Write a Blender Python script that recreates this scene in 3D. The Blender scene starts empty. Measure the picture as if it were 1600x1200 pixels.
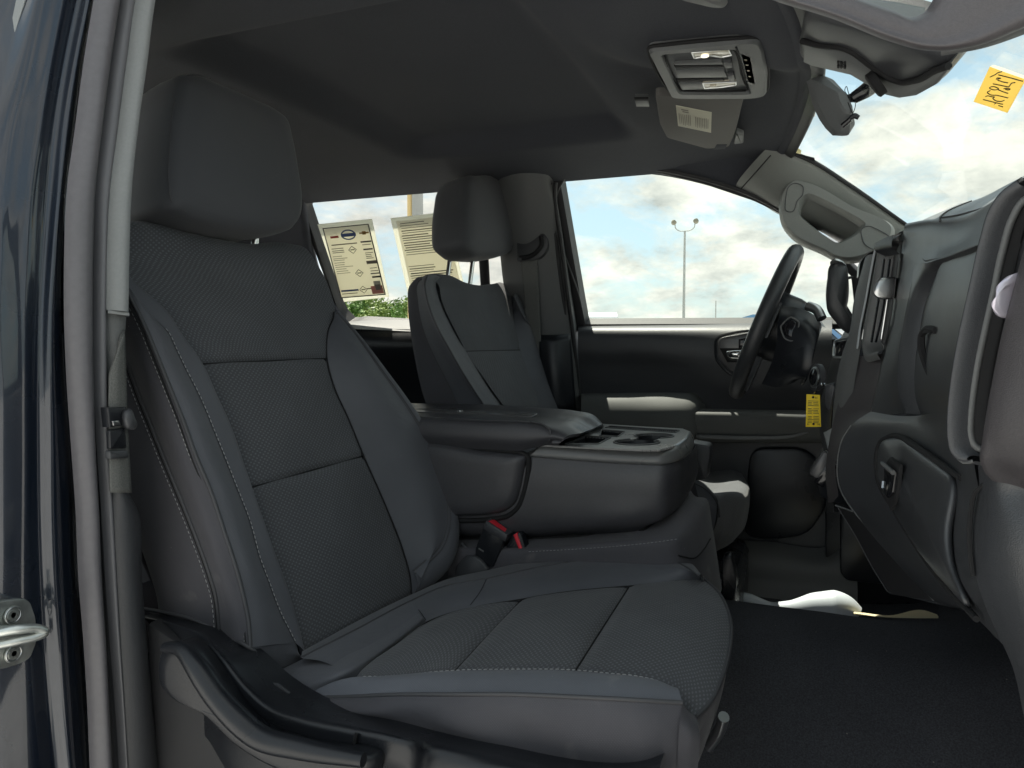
import bpy, math, random
import numpy as np
from mathutils import Vector, Matrix
random.seed(7)
S = bpy.context.scene
COL = S.collection
# ---------------------------------------------------------------- camera
FOC, YAW, PIT, EYE = 1150.0, math.radians(22), math.atan(70/1150.0), 1.45
cd = bpy.data.cameras.new("camera"); cam = bpy.data.objects.new("camera", cd); COL.objects.link(cam)
cam.location = (0, 0, EYE); cam.rotation_euler = (math.pi/2-PIT, 0, YAW)
cd.sensor_width = 36; cd.lens = 36*FOC/1600; cd.clip_start = 0.02; cd.clip_end = 3000
S.camera = cam
# ---------------------------------------------------------------- sun, sky, exposure
SUNV = Vector((-0.29, 0.325, 0.90)).normalized()
EL = math.asin(SUNV.z); ROT = math.atan2(SUNV.x, SUNV.y)
sl = bpy.data.lights.new("sun", 'SUN'); sl.energy = 5.0; sl.angle = math.radians(0.5); sl.color = (1, .95, .86)
so = bpy.data.objects.new("sun", sl); COL.objects.link(so)
so.rotation_euler = SUNV.to_track_quat('Z', 'Y').to_euler(); so.location = (0, 0, 30)
W = bpy.data.worlds.new("World"); S.world = W; W.use_nodes = True
wt = W.node_tree; wn = wt.nodes; wl = wt.links
bg = wn['Background']; bg.inputs['Strength'].default_value = 0.105
sky = wn.new('ShaderNodeTexSky'); sky.sky_type = 'NISHITA'; sky.sun_disc = False
sky.sun_elevation = EL; sky.sun_rotation = ROT; sky.air_density = 1.0; sky.dust_density = 1.2; sky.ozone_density = 1.0
tc = wn.new('ShaderNodeTexCoord'); sep = wn.new('ShaderNodeSeparateXYZ'); wl.new(tc.outputs['Generated'], sep.inputs[0])
def wmath(op, a, b=None, c=None):
    n = wn.new('ShaderNodeMath'); n.operation = op
    for i, v in enumerate((a, b, c)):
        if v is None: continue
        if isinstance(v, (int, float)): n.inputs[i].default_value = v
        else: wl.new(v, n.inputs[i])
    return n.outputs[0]
zz = wmath('ADD', wmath('MAXIMUM', sep.outputs[2], 0.0), 0.40)
cmb = wn.new('ShaderNodeCombineXYZ')
wl.new(wmath('DIVIDE', sep.outputs[0], zz), cmb.inputs[0]); wl.new(wmath('DIVIDE', sep.outputs[1], zz), cmb.inputs[1])
cmb.inputs[2].default_value = 3.7
nz = wn.new('ShaderNodeTexNoise'); nz.inputs['Scale'].default_value = 3.2; nz.inputs['Detail'].default_value = 9; nz.inputs['Roughness'].default_value = .63
nz.inputs['Distortion'].default_value = .25
wl.new(cmb.outputs[0], nz.inputs['Vector'])
cr_ = wn.new('ShaderNodeValToRGB'); wl.new(nz.outputs['Fac'], cr_.inputs[0])
cr_.color_ramp.elements[0].position = .41; cr_.color_ramp.elements[1].position = .56
nz2 = wn.new('ShaderNodeTexNoise'); nz2.inputs['Scale'].default_value = 5.5; nz2.inputs['Detail'].default_value = 9; nz2.inputs['Roughness'].default_value = .62
wl.new(cmb.outputs[0], nz2.inputs['Vector'])
cc = wn.new('ShaderNodeValToRGB'); wl.new(nz2.outputs['Fac'], cc.inputs[0])
cc.color_ramp.elements[0].position = .32; cc.color_ramp.elements[0].color = (.49, .52, .515, 1)
cc.color_ramp.elements[1].position = .62; cc.color_ramp.elements[1].color = (1.0, .988, .915, 1)
cs = wn.new('ShaderNodeMix'); cs.data_type = 'RGBA'; cs.blend_type = 'MULTIPLY'; cs.inputs[0].default_value = 1
wl.new(cc.outputs[0], cs.inputs[6]); cs.inputs[7].default_value = (6.0, 6.0, 6.0, 1)
hz = wn.new('ShaderNodeMix'); hz.data_type = 'RGBA'; hz.inputs[0].default_value = .66   # bright summer haze whitens the blue
wl.new(sky.outputs[0], hz.inputs[6]); hz.inputs[7].default_value = (3.1, 4.2, 4.7, 1)
mx = wn.new('ShaderNodeMix'); mx.data_type = 'RGBA'
wl.new(cr_.outputs[0], mx.inputs[0]); wl.new(hz.outputs[2], mx.inputs[6]); wl.new(cs.outputs[2], mx.inputs[7])
wl.new(mx.outputs[2], bg.inputs['Color'])
S.view_settings.view_transform = 'Standard'; S.view_settings.look = 'None'; S.view_settings.gamma = 1
S.view_settings.use_curve_mapping = False
S.view_settings.exposure = 1.02
S.cycles.max_bounces = 10; S.cycles.diffuse_bounces = 5; S.cycles.transparent_max_bounces = 16
# ---------------------------------------------------------------- where a point of the photograph lies in space
_f = np.array((-math.sin(YAW)*math.cos(PIT), math.cos(YAW)*math.cos(PIT), -math.sin(PIT)))
_r = np.array((math.cos(YAW), math.sin(YAW), 0.0)); _u = np.cross(_r, _f); C0 = np.array((0, 0, EYE))
def V(*a): return np.array(a, float)
def ray(x, y): return _f+(x-800)/FOC*_r+(600-y)/FOC*_u
def AY(x, y, Y): d = ray(x, y); return C0+d*(Y/d[1])
def AX(x, y, X): d = ray(x, y); return C0+d*(X/d[0])
def AZ(x, y, Z): d = ray(x, y); return C0+d*((Z-EYE)/d[2])
def AP(x, y, o, n, w=0.0):
    n = np.array(n, float); n /= np.linalg.norm(n); d = ray(x, y)
    return C0+d*(np.dot(np.array(o)+n*w-C0, n)/np.dot(d, n))
def px(s): return [tuple(float(q) for q in t.split(',')) for t in s.split()]
def LY(s, Y):      # "x,y x,y" on the plane at lateral distance Y; "x,y,Y" overrides
    return [AY(t[0], t[1], t[2] if len(t) > 2 else Y) for t in px(s)]
def LX(s, X): return [AX(t[0], t[1], t[2] if len(t) > 2 else X) for t in px(s)]
def LP(s, o, n, w=0.0): return [AP(t[0], t[1], o, n, t[2] if len(t) > 2 else w) for t in px(s)]
# ---------------------------------------------------------------- materials
MATS = {}
def mat(name, col, rough=.6, metal=0, noise=0, nscale=300, bump=0, bscale=600, spec=.5, coat=0, var=.0, vscale=6, sheen=0, emit=None):
    m = bpy.data.materials.new(name); m.use_nodes = True; MATS[name] = m
    t = m.node_tree; n = t.nodes; b = n['Principled BSDF']
    b.inputs['Base Color'].default_value = (*col, 1); b.inputs['Roughness'].default_value = rough
    b.inputs['Metallic'].default_value = metal; b.inputs['Specular IOR Level'].default_value = spec
    b.inputs['Coat Weight'].default_value = coat; b.inputs['Coat Roughness'].default_value = .05
    b.inputs['Sheen Weight'].default_value = sheen
    tcn = n.new('ShaderNodeTexCoord')
    if noise or var:
        a = n.new('ShaderNodeTexNoise'); a.inputs['Scale'].default_value = nscale; a.inputs['Detail'].default_value = 3
        a2 = n.new('ShaderNodeTexNoise'); a2.inputs['Scale'].default_value = vscale; a2.inputs['Detail'].default_value = 5
        t.links.new(tcn.outputs['Object'], a.inputs[0]); t.links.new(tcn.outputs['Object'], a2.inputs[0])
        r1 = n.new('ShaderNodeMapRange'); r1.inputs[1].default_value = .3; r1.inputs[2].default_value = .7
        r1.inputs[3].default_value = 1-noise; r1.inputs[4].default_value = 1+noise; t.links.new(a.outputs[0], r1.inputs[0])
        r2 = n.new('ShaderNodeMapRange'); r2.inputs[1].default_value = .3; r2.inputs[2].default_value = .7
        r2.inputs[3].default_value = 1-var; r2.inputs[4].default_value = 1+var; t.links.new(a2.outputs[0], r2.inputs[0])
        mu = n.new('ShaderNodeMath'); mu.operation = 'MULTIPLY'; t.links.new(r1.outputs[0], mu.inputs[0]); t.links.new(r2.outputs[0], mu.inputs[1])
        vm = n.new('ShaderNodeVectorMath'); vm.operation = 'SCALE'; vm.inputs[0].default_value = col; t.links.new(mu.outputs[0], vm.inputs['Scale'])
        t.links.new(vm.outputs[0], b.inputs['Base Color'])
        rr = n.new('ShaderNodeMapRange'); rr.inputs[1].default_value = .3; rr.inputs[2].default_value = .7
        rr.inputs[3].default_value = rough-.06; rr.inputs[4].default_value = rough+.06; t.links.new(a2.outputs[0], rr.inputs[0])
        t.links.new(rr.outputs[0], b.inputs['Roughness'])
    if bump:
        v = n.new('ShaderNodeTexVoronoi'); v.inputs['Scale'].default_value = bscale; t.links.new(tcn.outputs['Object'], v.inputs[0])
        bp = n.new('ShaderNodeBump'); bp.inputs['Strength'].default_value = bump; bp.inputs['Distance'].default_value = .0006
        t.links.new(v.outputs[0], bp.inputs['Height']); t.links.new(bp.outputs[0], b.inputs['Normal'])
    if emit: b.inputs['Emission Color'].default_value = (*emit[0], 1); b.inputs['Emission Strength'].default_value = emit[1]
    return m
def fabric(name, col, pu, pv, lo, hi, bump=.5, rough=.85, stain=0):
    """woven cloth: staggered short raised dashes, pu by pv metres, on the surface's own UV metres"""
    m = bpy.data.materials.new(name); m.use_nodes = True; MATS[name] = m
    t = m.node_tree; n = t.nodes; b = n['Principled BSDF']; b.inputs['Roughness'].default_value = rough
    b.inputs['Specular IOR Level'].default_value = .4; b.inputs['Sheen Weight'].default_value = .12; b.inputs['Sheen Roughness'].default_value = .5
    uv = n.new('ShaderNodeUVMap'); uv.uv_map = 'UVMap'; sp = n.new('ShaderNodeSeparateXYZ')
    no0 = n.new('ShaderNodeTexNoise'); no0.inputs['Scale'].default_value = 60; t.links.new(uv.outputs[0], no0.inputs[0])
    ad = n.new('ShaderNodeVectorMath'); ad.operation = 'MULTIPLY_ADD'; t.links.new(no0.outputs['Color'], ad.inputs[0])
    ad.inputs[1].default_value = (pu*.5, pv*.5, 0); t.links.new(uv.outputs[0], ad.inputs[2]); t.links.new(ad.outputs[0], sp.inputs[0])
    def M(op, a, c=None):
        q = n.new('ShaderNodeMath'); q.operation = op
        for i, z in enumerate((a, c)):
            if z is None: continue
            if isinstance(z, (int, float)): q.inputs[i].default_value = z
            else: t.links.new(z, q.inputs[i])
        return q.outputs[0]
    a = M('SINE', M('MULTIPLY', sp.outputs[0], 2*math.pi/pu)); c = M('SINE', M('MULTIPLY', sp.outputs[1], 2*math.pi/pv))
    h = M('MULTIPLY', a, c)
    mr = n.new('ShaderNodeMapRange'); mr.inputs[1].default_value = .15; mr.inputs[2].default_value = .75; t.links.new(h, mr.inputs[0])
    no = n.new('ShaderNodeTexNoise'); no.inputs['Scale'].default_value = 900; no.inputs['Detail'].default_value = 2; t.links.new(uv.outputs[0], no.inputs[0])
    big = n.new('ShaderNodeTexNoise'); big.inputs['Scale'].default_value = 9; big.inputs['Detail'].default_value = 6; t.links.new(uv.outputs[0], big.inputs[0])
    mix = n.new('ShaderNodeMix'); mix.data_type = 'RGBA'; mix.inputs[6].default_value = (*[q*lo for q in col], 1); mix.inputs[7].default_value = (*[q*hi for q in col], 1)
    fac = M('MULTIPLY', mr.outputs[0], M('ADD', no.outputs[0], .35)); t.links.new(fac, mix.inputs[0])
    br = n.new('ShaderNodeMapRange'); br.inputs[1].default_value = .3; br.inputs[2].default_value = .7; br.inputs[3].default_value = .9; br.inputs[4].default_value = 1.1
    t.links.new(big.outputs[0], br.inputs[0])
    sc = n.new('ShaderNodeVectorMath'); sc.operation = 'SCALE'; t.links.new(mix.outputs[2], sc.inputs[0]); t.links.new(br.outputs[0], sc.inputs['Scale'])
    out = sc.outputs[0]
    if stain:
        sn = n.new('ShaderNodeTexNoise'); sn.inputs['Scale'].default_value = 14; sn.inputs['Detail'].default_value = 6; t.links.new(uv.outputs[0], sn.inputs[0])
        sr = n.new('ShaderNodeMapRange'); sr.inputs[1].default_value = .62; sr.inputs[2].default_value = .78; sr.inputs[4].default_value = stain; t.links.new(sn.outputs[0], sr.inputs[0])
        sm = n.new('ShaderNodeMix'); sm.data_type = 'RGBA'; t.links.new(sr.outputs[0], sm.inputs[0]); t.links.new(out, sm.inputs[6]); sm.inputs[7].default_value = (.42, .40, .37, 1); out = sm.outputs[2]
    vo = n.new('ShaderNodeTexVoronoi'); vo.inputs['Scale'].default_value = 55; t.links.new(uv.outputs[0], vo.inputs[0])   # stray lint
    l1 = M('LESS_THAN', vo.outputs['Distance'], .035); sc3 = n.new('ShaderNodeSeparateColor'); t.links.new(vo.outputs['Color'], sc3.inputs[0]); l2 = M('GREATER_THAN', sc3.outputs[0], .86)
    lm = n.new('ShaderNodeMix'); lm.data_type = 'RGBA'; t.links.new(M('MULTIPLY', M('MULTIPLY', l1, l2), .5), lm.inputs[0]); t.links.new(out, lm.inputs[6]); lm.inputs[7].default_value = (.4, .39, .37, 1); out = lm.outputs[2]
    t.links.new(out, b.inputs['Base Color'])
    bp = n.new('ShaderNodeBump'); bp.inputs['Strength'].default_value = bump; bp.inputs['Distance'].default_value = .0008
    t.links.new(M('ADD', mr.outputs[0], M('MULTIPLY', no.outputs[0], .5)), bp.inputs['Height'])
    wr = n.new('ShaderNodeTexNoise'); wr.inputs['Scale'].default_value = 16; wr.inputs['Detail'].default_value = 3; wr.inputs['Distortion'].default_value = .6; t.links.new(uv.outputs[0], wr.inputs[0])
    b2 = n.new('ShaderNodeBump'); b2.inputs['Strength'].default_value = .35; b2.inputs['Distance'].default_value = .006   # slack and creases in the cloth
    t.links.new(wr.outputs[0], b2.inputs['Height']); t.links.new(bp.outputs[0], b2.inputs['Normal']); t.links.new(b2.outputs[0], b.inputs['Normal'])
    return m
M_insert = fabric('insert_cloth', (.088, .091, .099), .0088, .0066, .86, 1.65, .45)
M_bolst = fabric('bolster_cloth', (.100, .104, .118), .0030, .0024, .9, 1.15, .2, .58)
M_bolst_worn = fabric('worn_bolster_cloth', (.135, .143, .165), .0030, .0024, .9, 1.15, .2, .75, stain=.5)
M_side = fabric('side_cloth', (.076, .074, .084), .0030, .0024, .9, 1.1, .2, .75, stain=.25)
M_head = mat('headliner_cloth', (.050, .053, .064), .95, noise=.25, nscale=900, var=.05, bump=.2, bscale=900)
M_plas = mat('black_grained_plastic', (.015, .0165, .020), .29, noise=.08, nscale=500, bump=.2, bscale=1400, var=.06, spec=.42)
M_plas2 = mat('charcoal_plastic', (.052, .054, .059), .42, noise=.08, nscale=500, bump=.3, bscale=1200, var=.06)
M_soft = mat('soft_dash_skin', (.040, .042, .046), .36, noise=.12, nscale=700, bump=.25, bscale=900, var=.06, spec=.8)
M_grey = mat('grey_plastic', (.115, .118, .118), .55, noise=.06, nscale=500, bump=.2, bscale=1100, var=.04)
M_ltrim = mat('pale_grey_trim', (.235, .245, .245), .6, noise=.04, bump=.15, bscale=1200, var=.03)
M_vinyl = mat('console_vinyl', (.055, .055, .061), .34, noise=.08, bump=.3, bscale=1500, var=.06)
M_gap = mat('shadow_gap', (.008, .008, .009), .8)
M_pipe = mat('seam_piping', (.06, .06, .065), .6)
M_thread = mat('grey_thread', (.42, .42, .42), .7)
M_carpet = mat('black_carpet', (.062, .064, .072), 1.0, noise=.30, nscale=420, var=.12, bump=.7, bscale=600, spec=.1)
_t = M_carpet.node_tree; _b = _t.nodes['Principled BSDF']; _s = _b.inputs['Base Color'].links[0].from_socket
_tc = _t.nodes.new('ShaderNodeTexCoord'); _v = _t.nodes.new('ShaderNodeTexVoronoi'); _v.inputs['Scale'].default_value = 45; _t.links.new(_tc.outputs['Object'], _v.inputs[0])
_q = _t.nodes.new('ShaderNodeMath'); _q.operation = 'LESS_THAN'; _q.inputs[1].default_value = .05; _t.links.new(_v.outputs['Distance'], _q.inputs[0])
_c = _t.nodes.new('ShaderNodeSeparateColor'); _t.links.new(_v.outputs['Color'], _c.inputs[0]); _w = _t.nodes.new('ShaderNodeMath'); _w.operation = 'GREATER_THAN'; _w.inputs[1].default_value = .8; _t.links.new(_c.outputs[0], _w.inputs[0])
_p = _t.nodes.new('ShaderNodeMath'); _p.operation = 'MULTIPLY'; _t.links.new(_q.outputs[0], _p.inputs[0]); _t.links.new(_w.outputs[0], _p.inputs[1])
_m = _t.nodes.new('ShaderNodeMix'); _m.data_type = 'RGBA'; _t.links.new(_p.outputs[0], _m.inputs[0]); _t.links.new(_s, _m.inputs[6]); _m.inputs[7].default_value = (.22, .21, .19, 1); _t.links.new(_m.outputs[2], _b.inputs['Base Color'])
M_chrome = mat('chrome', (.75, .75, .74), .12, 1)
M_satin = mat('satin_silver', (.55, .56, .56), .3, 1)
M_zinc = mat('zinc_plated_steel', (.58, .60, .57), .38, .9, noise=.15, nscale=60, var=.12, vscale=30)
M_gloss = mat('gloss_black', (.012, .012, .014), .12)
M_glossg = mat('smoked_grey_gloss', (.10, .098, .10), .25)
M_rub = mat('grey_rubber_seal', (.118, .113, .122), .45, noise=.06, nscale=120, var=.06)
M_rubd = mat('black_rubber', (.02, .02, .022), .6)
M_paint = mat('navy_metallic_paint', (.009, .0145, .026), .28, .30, noise=.25, nscale=1500, coat=1, var=.05)
M_leather = mat('black_leather', (.035, .037, .040), .38, noise=.1, bump=.35, bscale=900)
M_red = mat('red_plastic', (.72, .03, .05), .35)
M_yel = mat('yellow_card', (.86, .62, .01), .55)
M_ink = mat('dark_ink', (.03, .03, .04), .7)
M_white = mat('white_plastic', (.50, .54, .58), .45, noise=.03, var=.04)
M_label = mat('label_paper', (.52, .50, .40), .8)
M_lens = mat('frosted_lamp_lens', (.75, .70, .58), .2)
M_pole = mat('galvanised_pole', (.33, .34, .33), .6, var=.1)
M_conc = mat('sunlit_concrete', (.48, .475, .465), .9, noise=.12, nscale=8, var=.15, vscale=.4)
M_arm = mat('padded_armrest_skin', (.085, .088, .085), .62, noise=.1, nscale=600, spec=.3, var=.05)
M_tray = mat('smooth_grey_tray', (.13, .132, .132), .30, var=.05)
M_pil = mat('pale_pillar_plastic', (.205, .212, .20), .5, noise=.05, nscale=500, bump=.2, bscale=1100, var=.04)
M_head2 = fabric('headrest_cloth', (.060, .062, .069), .0026, .0022, .92, 1.12, .15, .75)
M_ohc = mat('overhead_grey_plastic', (.10, .105, .108), .5, noise=.06, nscale=500, bump=.2, bscale=1100, var=.04)
M_visor = mat('taupe_visor_cloth', (.115, .11, .104), .85, noise=.12, nscale=900, var=.04)
M_cheek = mat('mauve_grey_plastic', (.054, .049, .052), .5, noise=.08, nscale=500, bump=.3, bscale=1000, var=.05)
M_grab = mat('mauve_handle_plastic', (.098, .09, .095), .48, noise=.08, nscale=500, bump=.3, bscale=1000, var=.05)
M_knob = mat('lavender_metal', (.62, .58, .66), .3, .6)
M_rub2 = mat('smooth_inner_seal', (.15, .15, .16), .4, var=.05)
M_web = mat('seat_belt_webbing', (.12, .122, .115), .8, noise=.25, nscale=700)
M_bulb = mat('lit_map_lamp', (.9, .85, .7), .3, emit=((1, .93, .75), .55))
M_inkg = mat('grey_print', (.20, .18, .15), .8); M_blueink = mat('blue_print', (.06, .10, .26), .8); M_redink = mat('red_print', (.38, .06, .05), .8)
M_goldink = mat('gold_print', (.36, .22, .07), .8); M_pinkink = mat('pink_print', (.62, .25, .2), .8); M_buff = mat('buff_card', (.60, .52, .33), .8)
def trans_paper(name, col):
    m = bpy.data.materials.new(name); m.use_nodes = True; t = m.node_tree; n = t.nodes; n.clear()
    o = n.new('ShaderNodeOutputMaterial'); d = n.new('ShaderNodeBsdfDiffuse'); tr = n.new('ShaderNodeBsdfTranslucent'); mi = n.new('ShaderNodeMixShader')
    d.inputs[0].default_value = (*col, 1); tr.inputs[0].default_value = (*col, 1); mi.inputs[0].default_value = .72
    t.links.new(d.outputs[0], mi.inputs[1]); t.links.new(tr.outputs[0], mi.inputs[2]); t.links.new(mi.outputs[0], o.inputs[0]); return m
M_paper = trans_paper('buff_paper', (.94, .92, .86)); M_note = trans_paper('mustard_note_paper', (.84, .68, .30)); M_sleeve = trans_paper('clear_sleeve_rim', (.80, .80, .72))
M_stick = trans_paper('cream_sticker', (.85, .80, .55))
def glass(name, tint, refl=.06):
    m = bpy.data.materials.new(name); m.use_nodes = True; t = m.node_tree; n = t.nodes; n.clear()
    o = n.new('ShaderNodeOutputMaterial'); a = n.new('ShaderNodeBsdfTransparent'); g = n.new('ShaderNodeBsdfGlossy'); mi = n.new('ShaderNodeMixShader')
    a.inputs[0].default_value = (*tint, 1); g.inputs['Roughness'].default_value = .02
    lw = n.new('ShaderNodeLayerWeight'); lw.inputs[0].default_value = .15
    mu = n.new('ShaderNodeMath'); mu.operation = 'MULTIPLY'; mu.inputs[1].default_value = .07; t.links.new(lw.outputs['Fresnel'], mu.inputs[0])
    t.links.new(mu.outputs[0], mi.inputs[0]); t.links.new(a.outputs[0], mi.inputs[1]); t.links.new(g.outputs[0], mi.inputs[2]); t.links.new(mi.outputs[0], o.inputs[0]); return m
M_glass = glass('clear_glass', (.95, .97, .94)); M_tint = glass('lightly_tinted_glass', (.90, .90, .88))
# ---------------------------------------------------------------- building helpers
def tag(o, label=None, cat=None, group=None, kind=None):
    if label: o['label'] = label
    if cat: o['category'] = cat
    if group: o['group'] = group
    if kind: o['kind'] = kind
    return o
def thing(name, loc, label, cat, group=None):
    o = bpy.data.objects.new(name, None); COL.objects.link(o); o.location = tuple(loc); o.empty_display_size = .05
    return tag(o, label, cat, group)
def root(o):
    while o.parent: o = o.parent
    return o
def mesh(name, v, f, m, par=None, smooth=True, sharp=None, uv=None, kind=None):
    v = np.asarray(v, float)
    if par is not None: v = v-np.array(root(par).location)
    me = bpy.data.meshes.new(name); me.from_pydata(v.tolist(), [], f); me.update()
    if smooth: me.polygons.foreach_set('use_smooth', [True]*len(me.polygons))
    if uv is not None:
        l = me.uv_layers.new(name='UVMap'); idx = np.empty(len(me.loops), int); me.loops.foreach_get('vertex_index', idx)
        l.data.foreach_set('uv', np.asarray(uv, float)[idx].ravel())
    if sharp: me.set_sharp_from_angle(angle=math.radians(sharp))
    me.materials.append(m)
    o = bpy.data.objects.new(name, me); COL.objects.link(o)
    if par is not None: o.parent = par
    if kind: o['kind'] = kind
    return o
def hermite(P, ts, s, closed=False):
    P = np.asarray(P, float); n = len(P); ts = np.asarray(ts, float); s = np.asarray(s, float)
    T = np.zeros_like(P)
    if n == 2: T[:] = (P[1]-P[0])/max(ts[1]-ts[0], 1e-9)
    else:
        d = (P[1:]-P[:-1])/np.maximum(ts[1:]-ts[:-1], 1e-9)[:, None]; h = ts[1:]-ts[:-1]
        T[1:-1] = (d[:-1]*h[1:, None]+d[1:]*h[:-1, None])/(h[1:]+h[:-1])[:, None]
        T[0] = d[0]; T[-1] = d[-1]
        if closed: T[0] = T[-1] = (d[0]*h[-1]+d[-1]*h[0])/(h[0]+h[-1])
    k = np.clip(np.searchsorted(ts, s, side='right')-1, 0, n-2); h = np.maximum(ts[k+1]-ts[k], 1e-9); x = ((s-ts[k])/h)[:, None]; h = h[:, None]
    return (2*x**3-3*x**2+1)*P[k]+(x**3-2*x**2+x)*h*T[k]+(-2*x**3+3*x**2)*P[k+1]+(x**3-x**2)*h*T[k+1]
def cum(P):
    P = np.asarray(P, float); d = np.linalg.norm(P[1:]-P[:-1], axis=1); return np.concatenate([[0], np.cumsum(np.maximum(d, 1e-6))])
def cr(P, n, closed=False, lin=False):
    P = [np.asarray(p, float) for p in P]
    if closed: P = P+[P[0]]
    P = np.array(P); t = cum(P); s = np.linspace(0, t[-1], n+1 if closed else n)
    if lin: q = np.stack([np.interp(s, t, P[:, i]) for i in range(P.shape[1])], 1)
    else: q = hermite(P, t, s, closed)
    return q[:-1] if closed else q
def grid(rows, nu, nv, lin=False, linv=False):
    R = [cr(r, nu, lin=lin) for r in rows]
    d = np.array([np.mean(np.linalg.norm(R[i+1]-R[i], axis=1)) for i in range(len(R)-1)]); ts = np.concatenate([[0], np.cumsum(np.maximum(d, 1e-5))])
    s = np.linspace(0, ts[-1], nv); A = np.array(R).reshape(len(R), -1)
    if linv: G = np.stack([np.interp(s, ts, A[:, i]) for i in range(A.shape[1])], 1)
    else: G = hermite(A, ts, s)
    return G.reshape(nv, nu, 3)
def surf(name, rows, m, par, nu=40, nv=24, lin=False, linv=False, thick=0, flip=False, kind=None, sharp=None, disp=None):
    G = grid(rows, nu, nv, lin, linv)
    if disp is not None: G = disp(G)
    nv, nu = G.shape[:2]
    du = np.mean(np.linalg.norm(G[:, 1:]-G[:, :-1], axis=2), axis=0); dv = np.mean(np.linalg.norm(G[1:]-G[:-1], axis=2), axis=1)
    U = np.concatenate([[0], np.cumsum(du)]); Vv = np.concatenate([[0], np.cumsum(dv)])
    uv = np.stack(np.meshgrid(U, Vv), 2).reshape(-1, 2)
    f = [(j*nu+i, j*nu+i+1, (j+1)*nu+i+1, (j+1)*nu+i) for j in range(nv-1) for i in range(nu-1)]
    if flip: f = [q[::-1] for q in f]
    o = mesh(name, G.reshape(-1, 3), f, m, par, uv=uv, kind=kind, sharp=sharp)
    if thick:
        md = o.modifiers.new('thickness', 'SOLIDIFY'); md.thickness = thick; md.offset = -1
    return o
def rings(name, R, m, par, cap=(True, True), closed=True, sharp=None, kind=None):
    n = len(R[0]); v = np.concatenate(R); f = []
    for j in range(len(R)-1):
        for i in range(n if closed else n-1):
            k = (i+1) % n; f.append((j*n+i, j*n+k, (j+1)*n+k, (j+1)*n+i))
    if cap[0]: f.append(tuple(range(n))[::-1])
    if cap[1]: f.append(tuple((len(R)-1)*n+i for i in range(n)))
    return mesh(name, v, f, m, par, sharp=sharp, kind=kind)
def unit(a): a = np.array(a, float); return a/np.linalg.norm(a)
def pillow(name, out, nrm, prof, m, par, n=72, lin=False, sharp=None):
    """closed outline swept through (scale, offset along normal) rings: a padded shape with a rounded rim"""
    O = cr(out, n, closed=True, lin=lin); c = O.mean(0); nrm = unit(nrm)
    R = [c+(O-c)*max(s, .001)+nrm*w for s, w in prof]
    return rings(name, R, m, par, sharp=sharp)
PADP = [(.02, .010), (.45, .009), (.75, .006), (.90, .002), (.97, -.006), (1, -.018)]
def inset(O, nrm, b):
    n = len(O); q = []
    for i in range(n):
        a = O[i]-O[i-1]; c = O[(i+1) % n]-O[i]; t = unit(unit(a)+unit(c)+1e-9); q.append(O[i]+np.cross(nrm, t)*b)
    return np.array(q)
def area_n(O):
    O = np.asarray(O); c = O.mean(0); s = np.zeros(3)
    for i in range(len(O)): s += np.cross(O[i]-c, O[(i+1) % len(O)]-c)
    return unit(s)
def rpoly(P, r, k=5):
    """round the corners of a polygon with radius r"""
    P = [np.asarray(p, float) for p in P]; n = len(P); q = []
    for i in range(n):
        a, b, c = P[i-1], P[i], P[(i+1) % n]; la = np.linalg.norm(a-b); lc = np.linalg.norm(c-b); d = min(r, la*.48, lc*.48)
        p0 = b+(a-b)/la*d; p1 = b+(c-b)/lc*d
        for j in range(k+1): t = j/k; q.append((1-t)**2*p0+2*t*(1-t)*b+t*t*p1)
    return np.array(q)
def slab(name, P, toward, depth, m, par, bevel=.003, r=0, kind=None, sharp=35):
    """solid plate: polygon face at the front, bevelled rim, 'depth' behind it; toward = direction the front looks"""
    O = rpoly(P, r) if r else np.array([np.asarray(p, float) for p in P])
    nn = area_n(O)
    if np.dot(nn, toward) < 0: O = O[::-1]; nn = -nn
    R = [inset(O, nn, bevel), inset(O, nn, bevel*.3)-nn*bevel*.3, O-nn*bevel, O-nn*depth]
    return rings(name, R, m, par, sharp=sharp, kind=kind)
def ringframe(name, A, B, toward, depth, m, par, n=80, lift=.0, sharp=40, lin=True):
    """frame between an outer outline A and an inner outline B"""
    A = cr(A, n, True, lin); B = cr(B, n, True, lin); k = np.argmin(np.linalg.norm(B-A[0], axis=1)); 
    if np.dot(area_n(A), area_n(B)) < 0: B = B[::-1]; k = np.argmin(np.linalg.norm(B-A[0], axis=1))
    B = np.roll(B, -k, axis=0); t = unit(toward); b = min(.002, depth*.4)
    R = [A-t*depth, A-t*b, A+(B-A)*.12+t*lift, B+(A-B)*.12+t*lift, B-t*b, B-t*depth]
    if np.dot(area_n(A), t) > 0: R = [q[::-1] for q in R]
    return rings(name, R, m, par, cap=(False, False), sharp=sharp)
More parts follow.
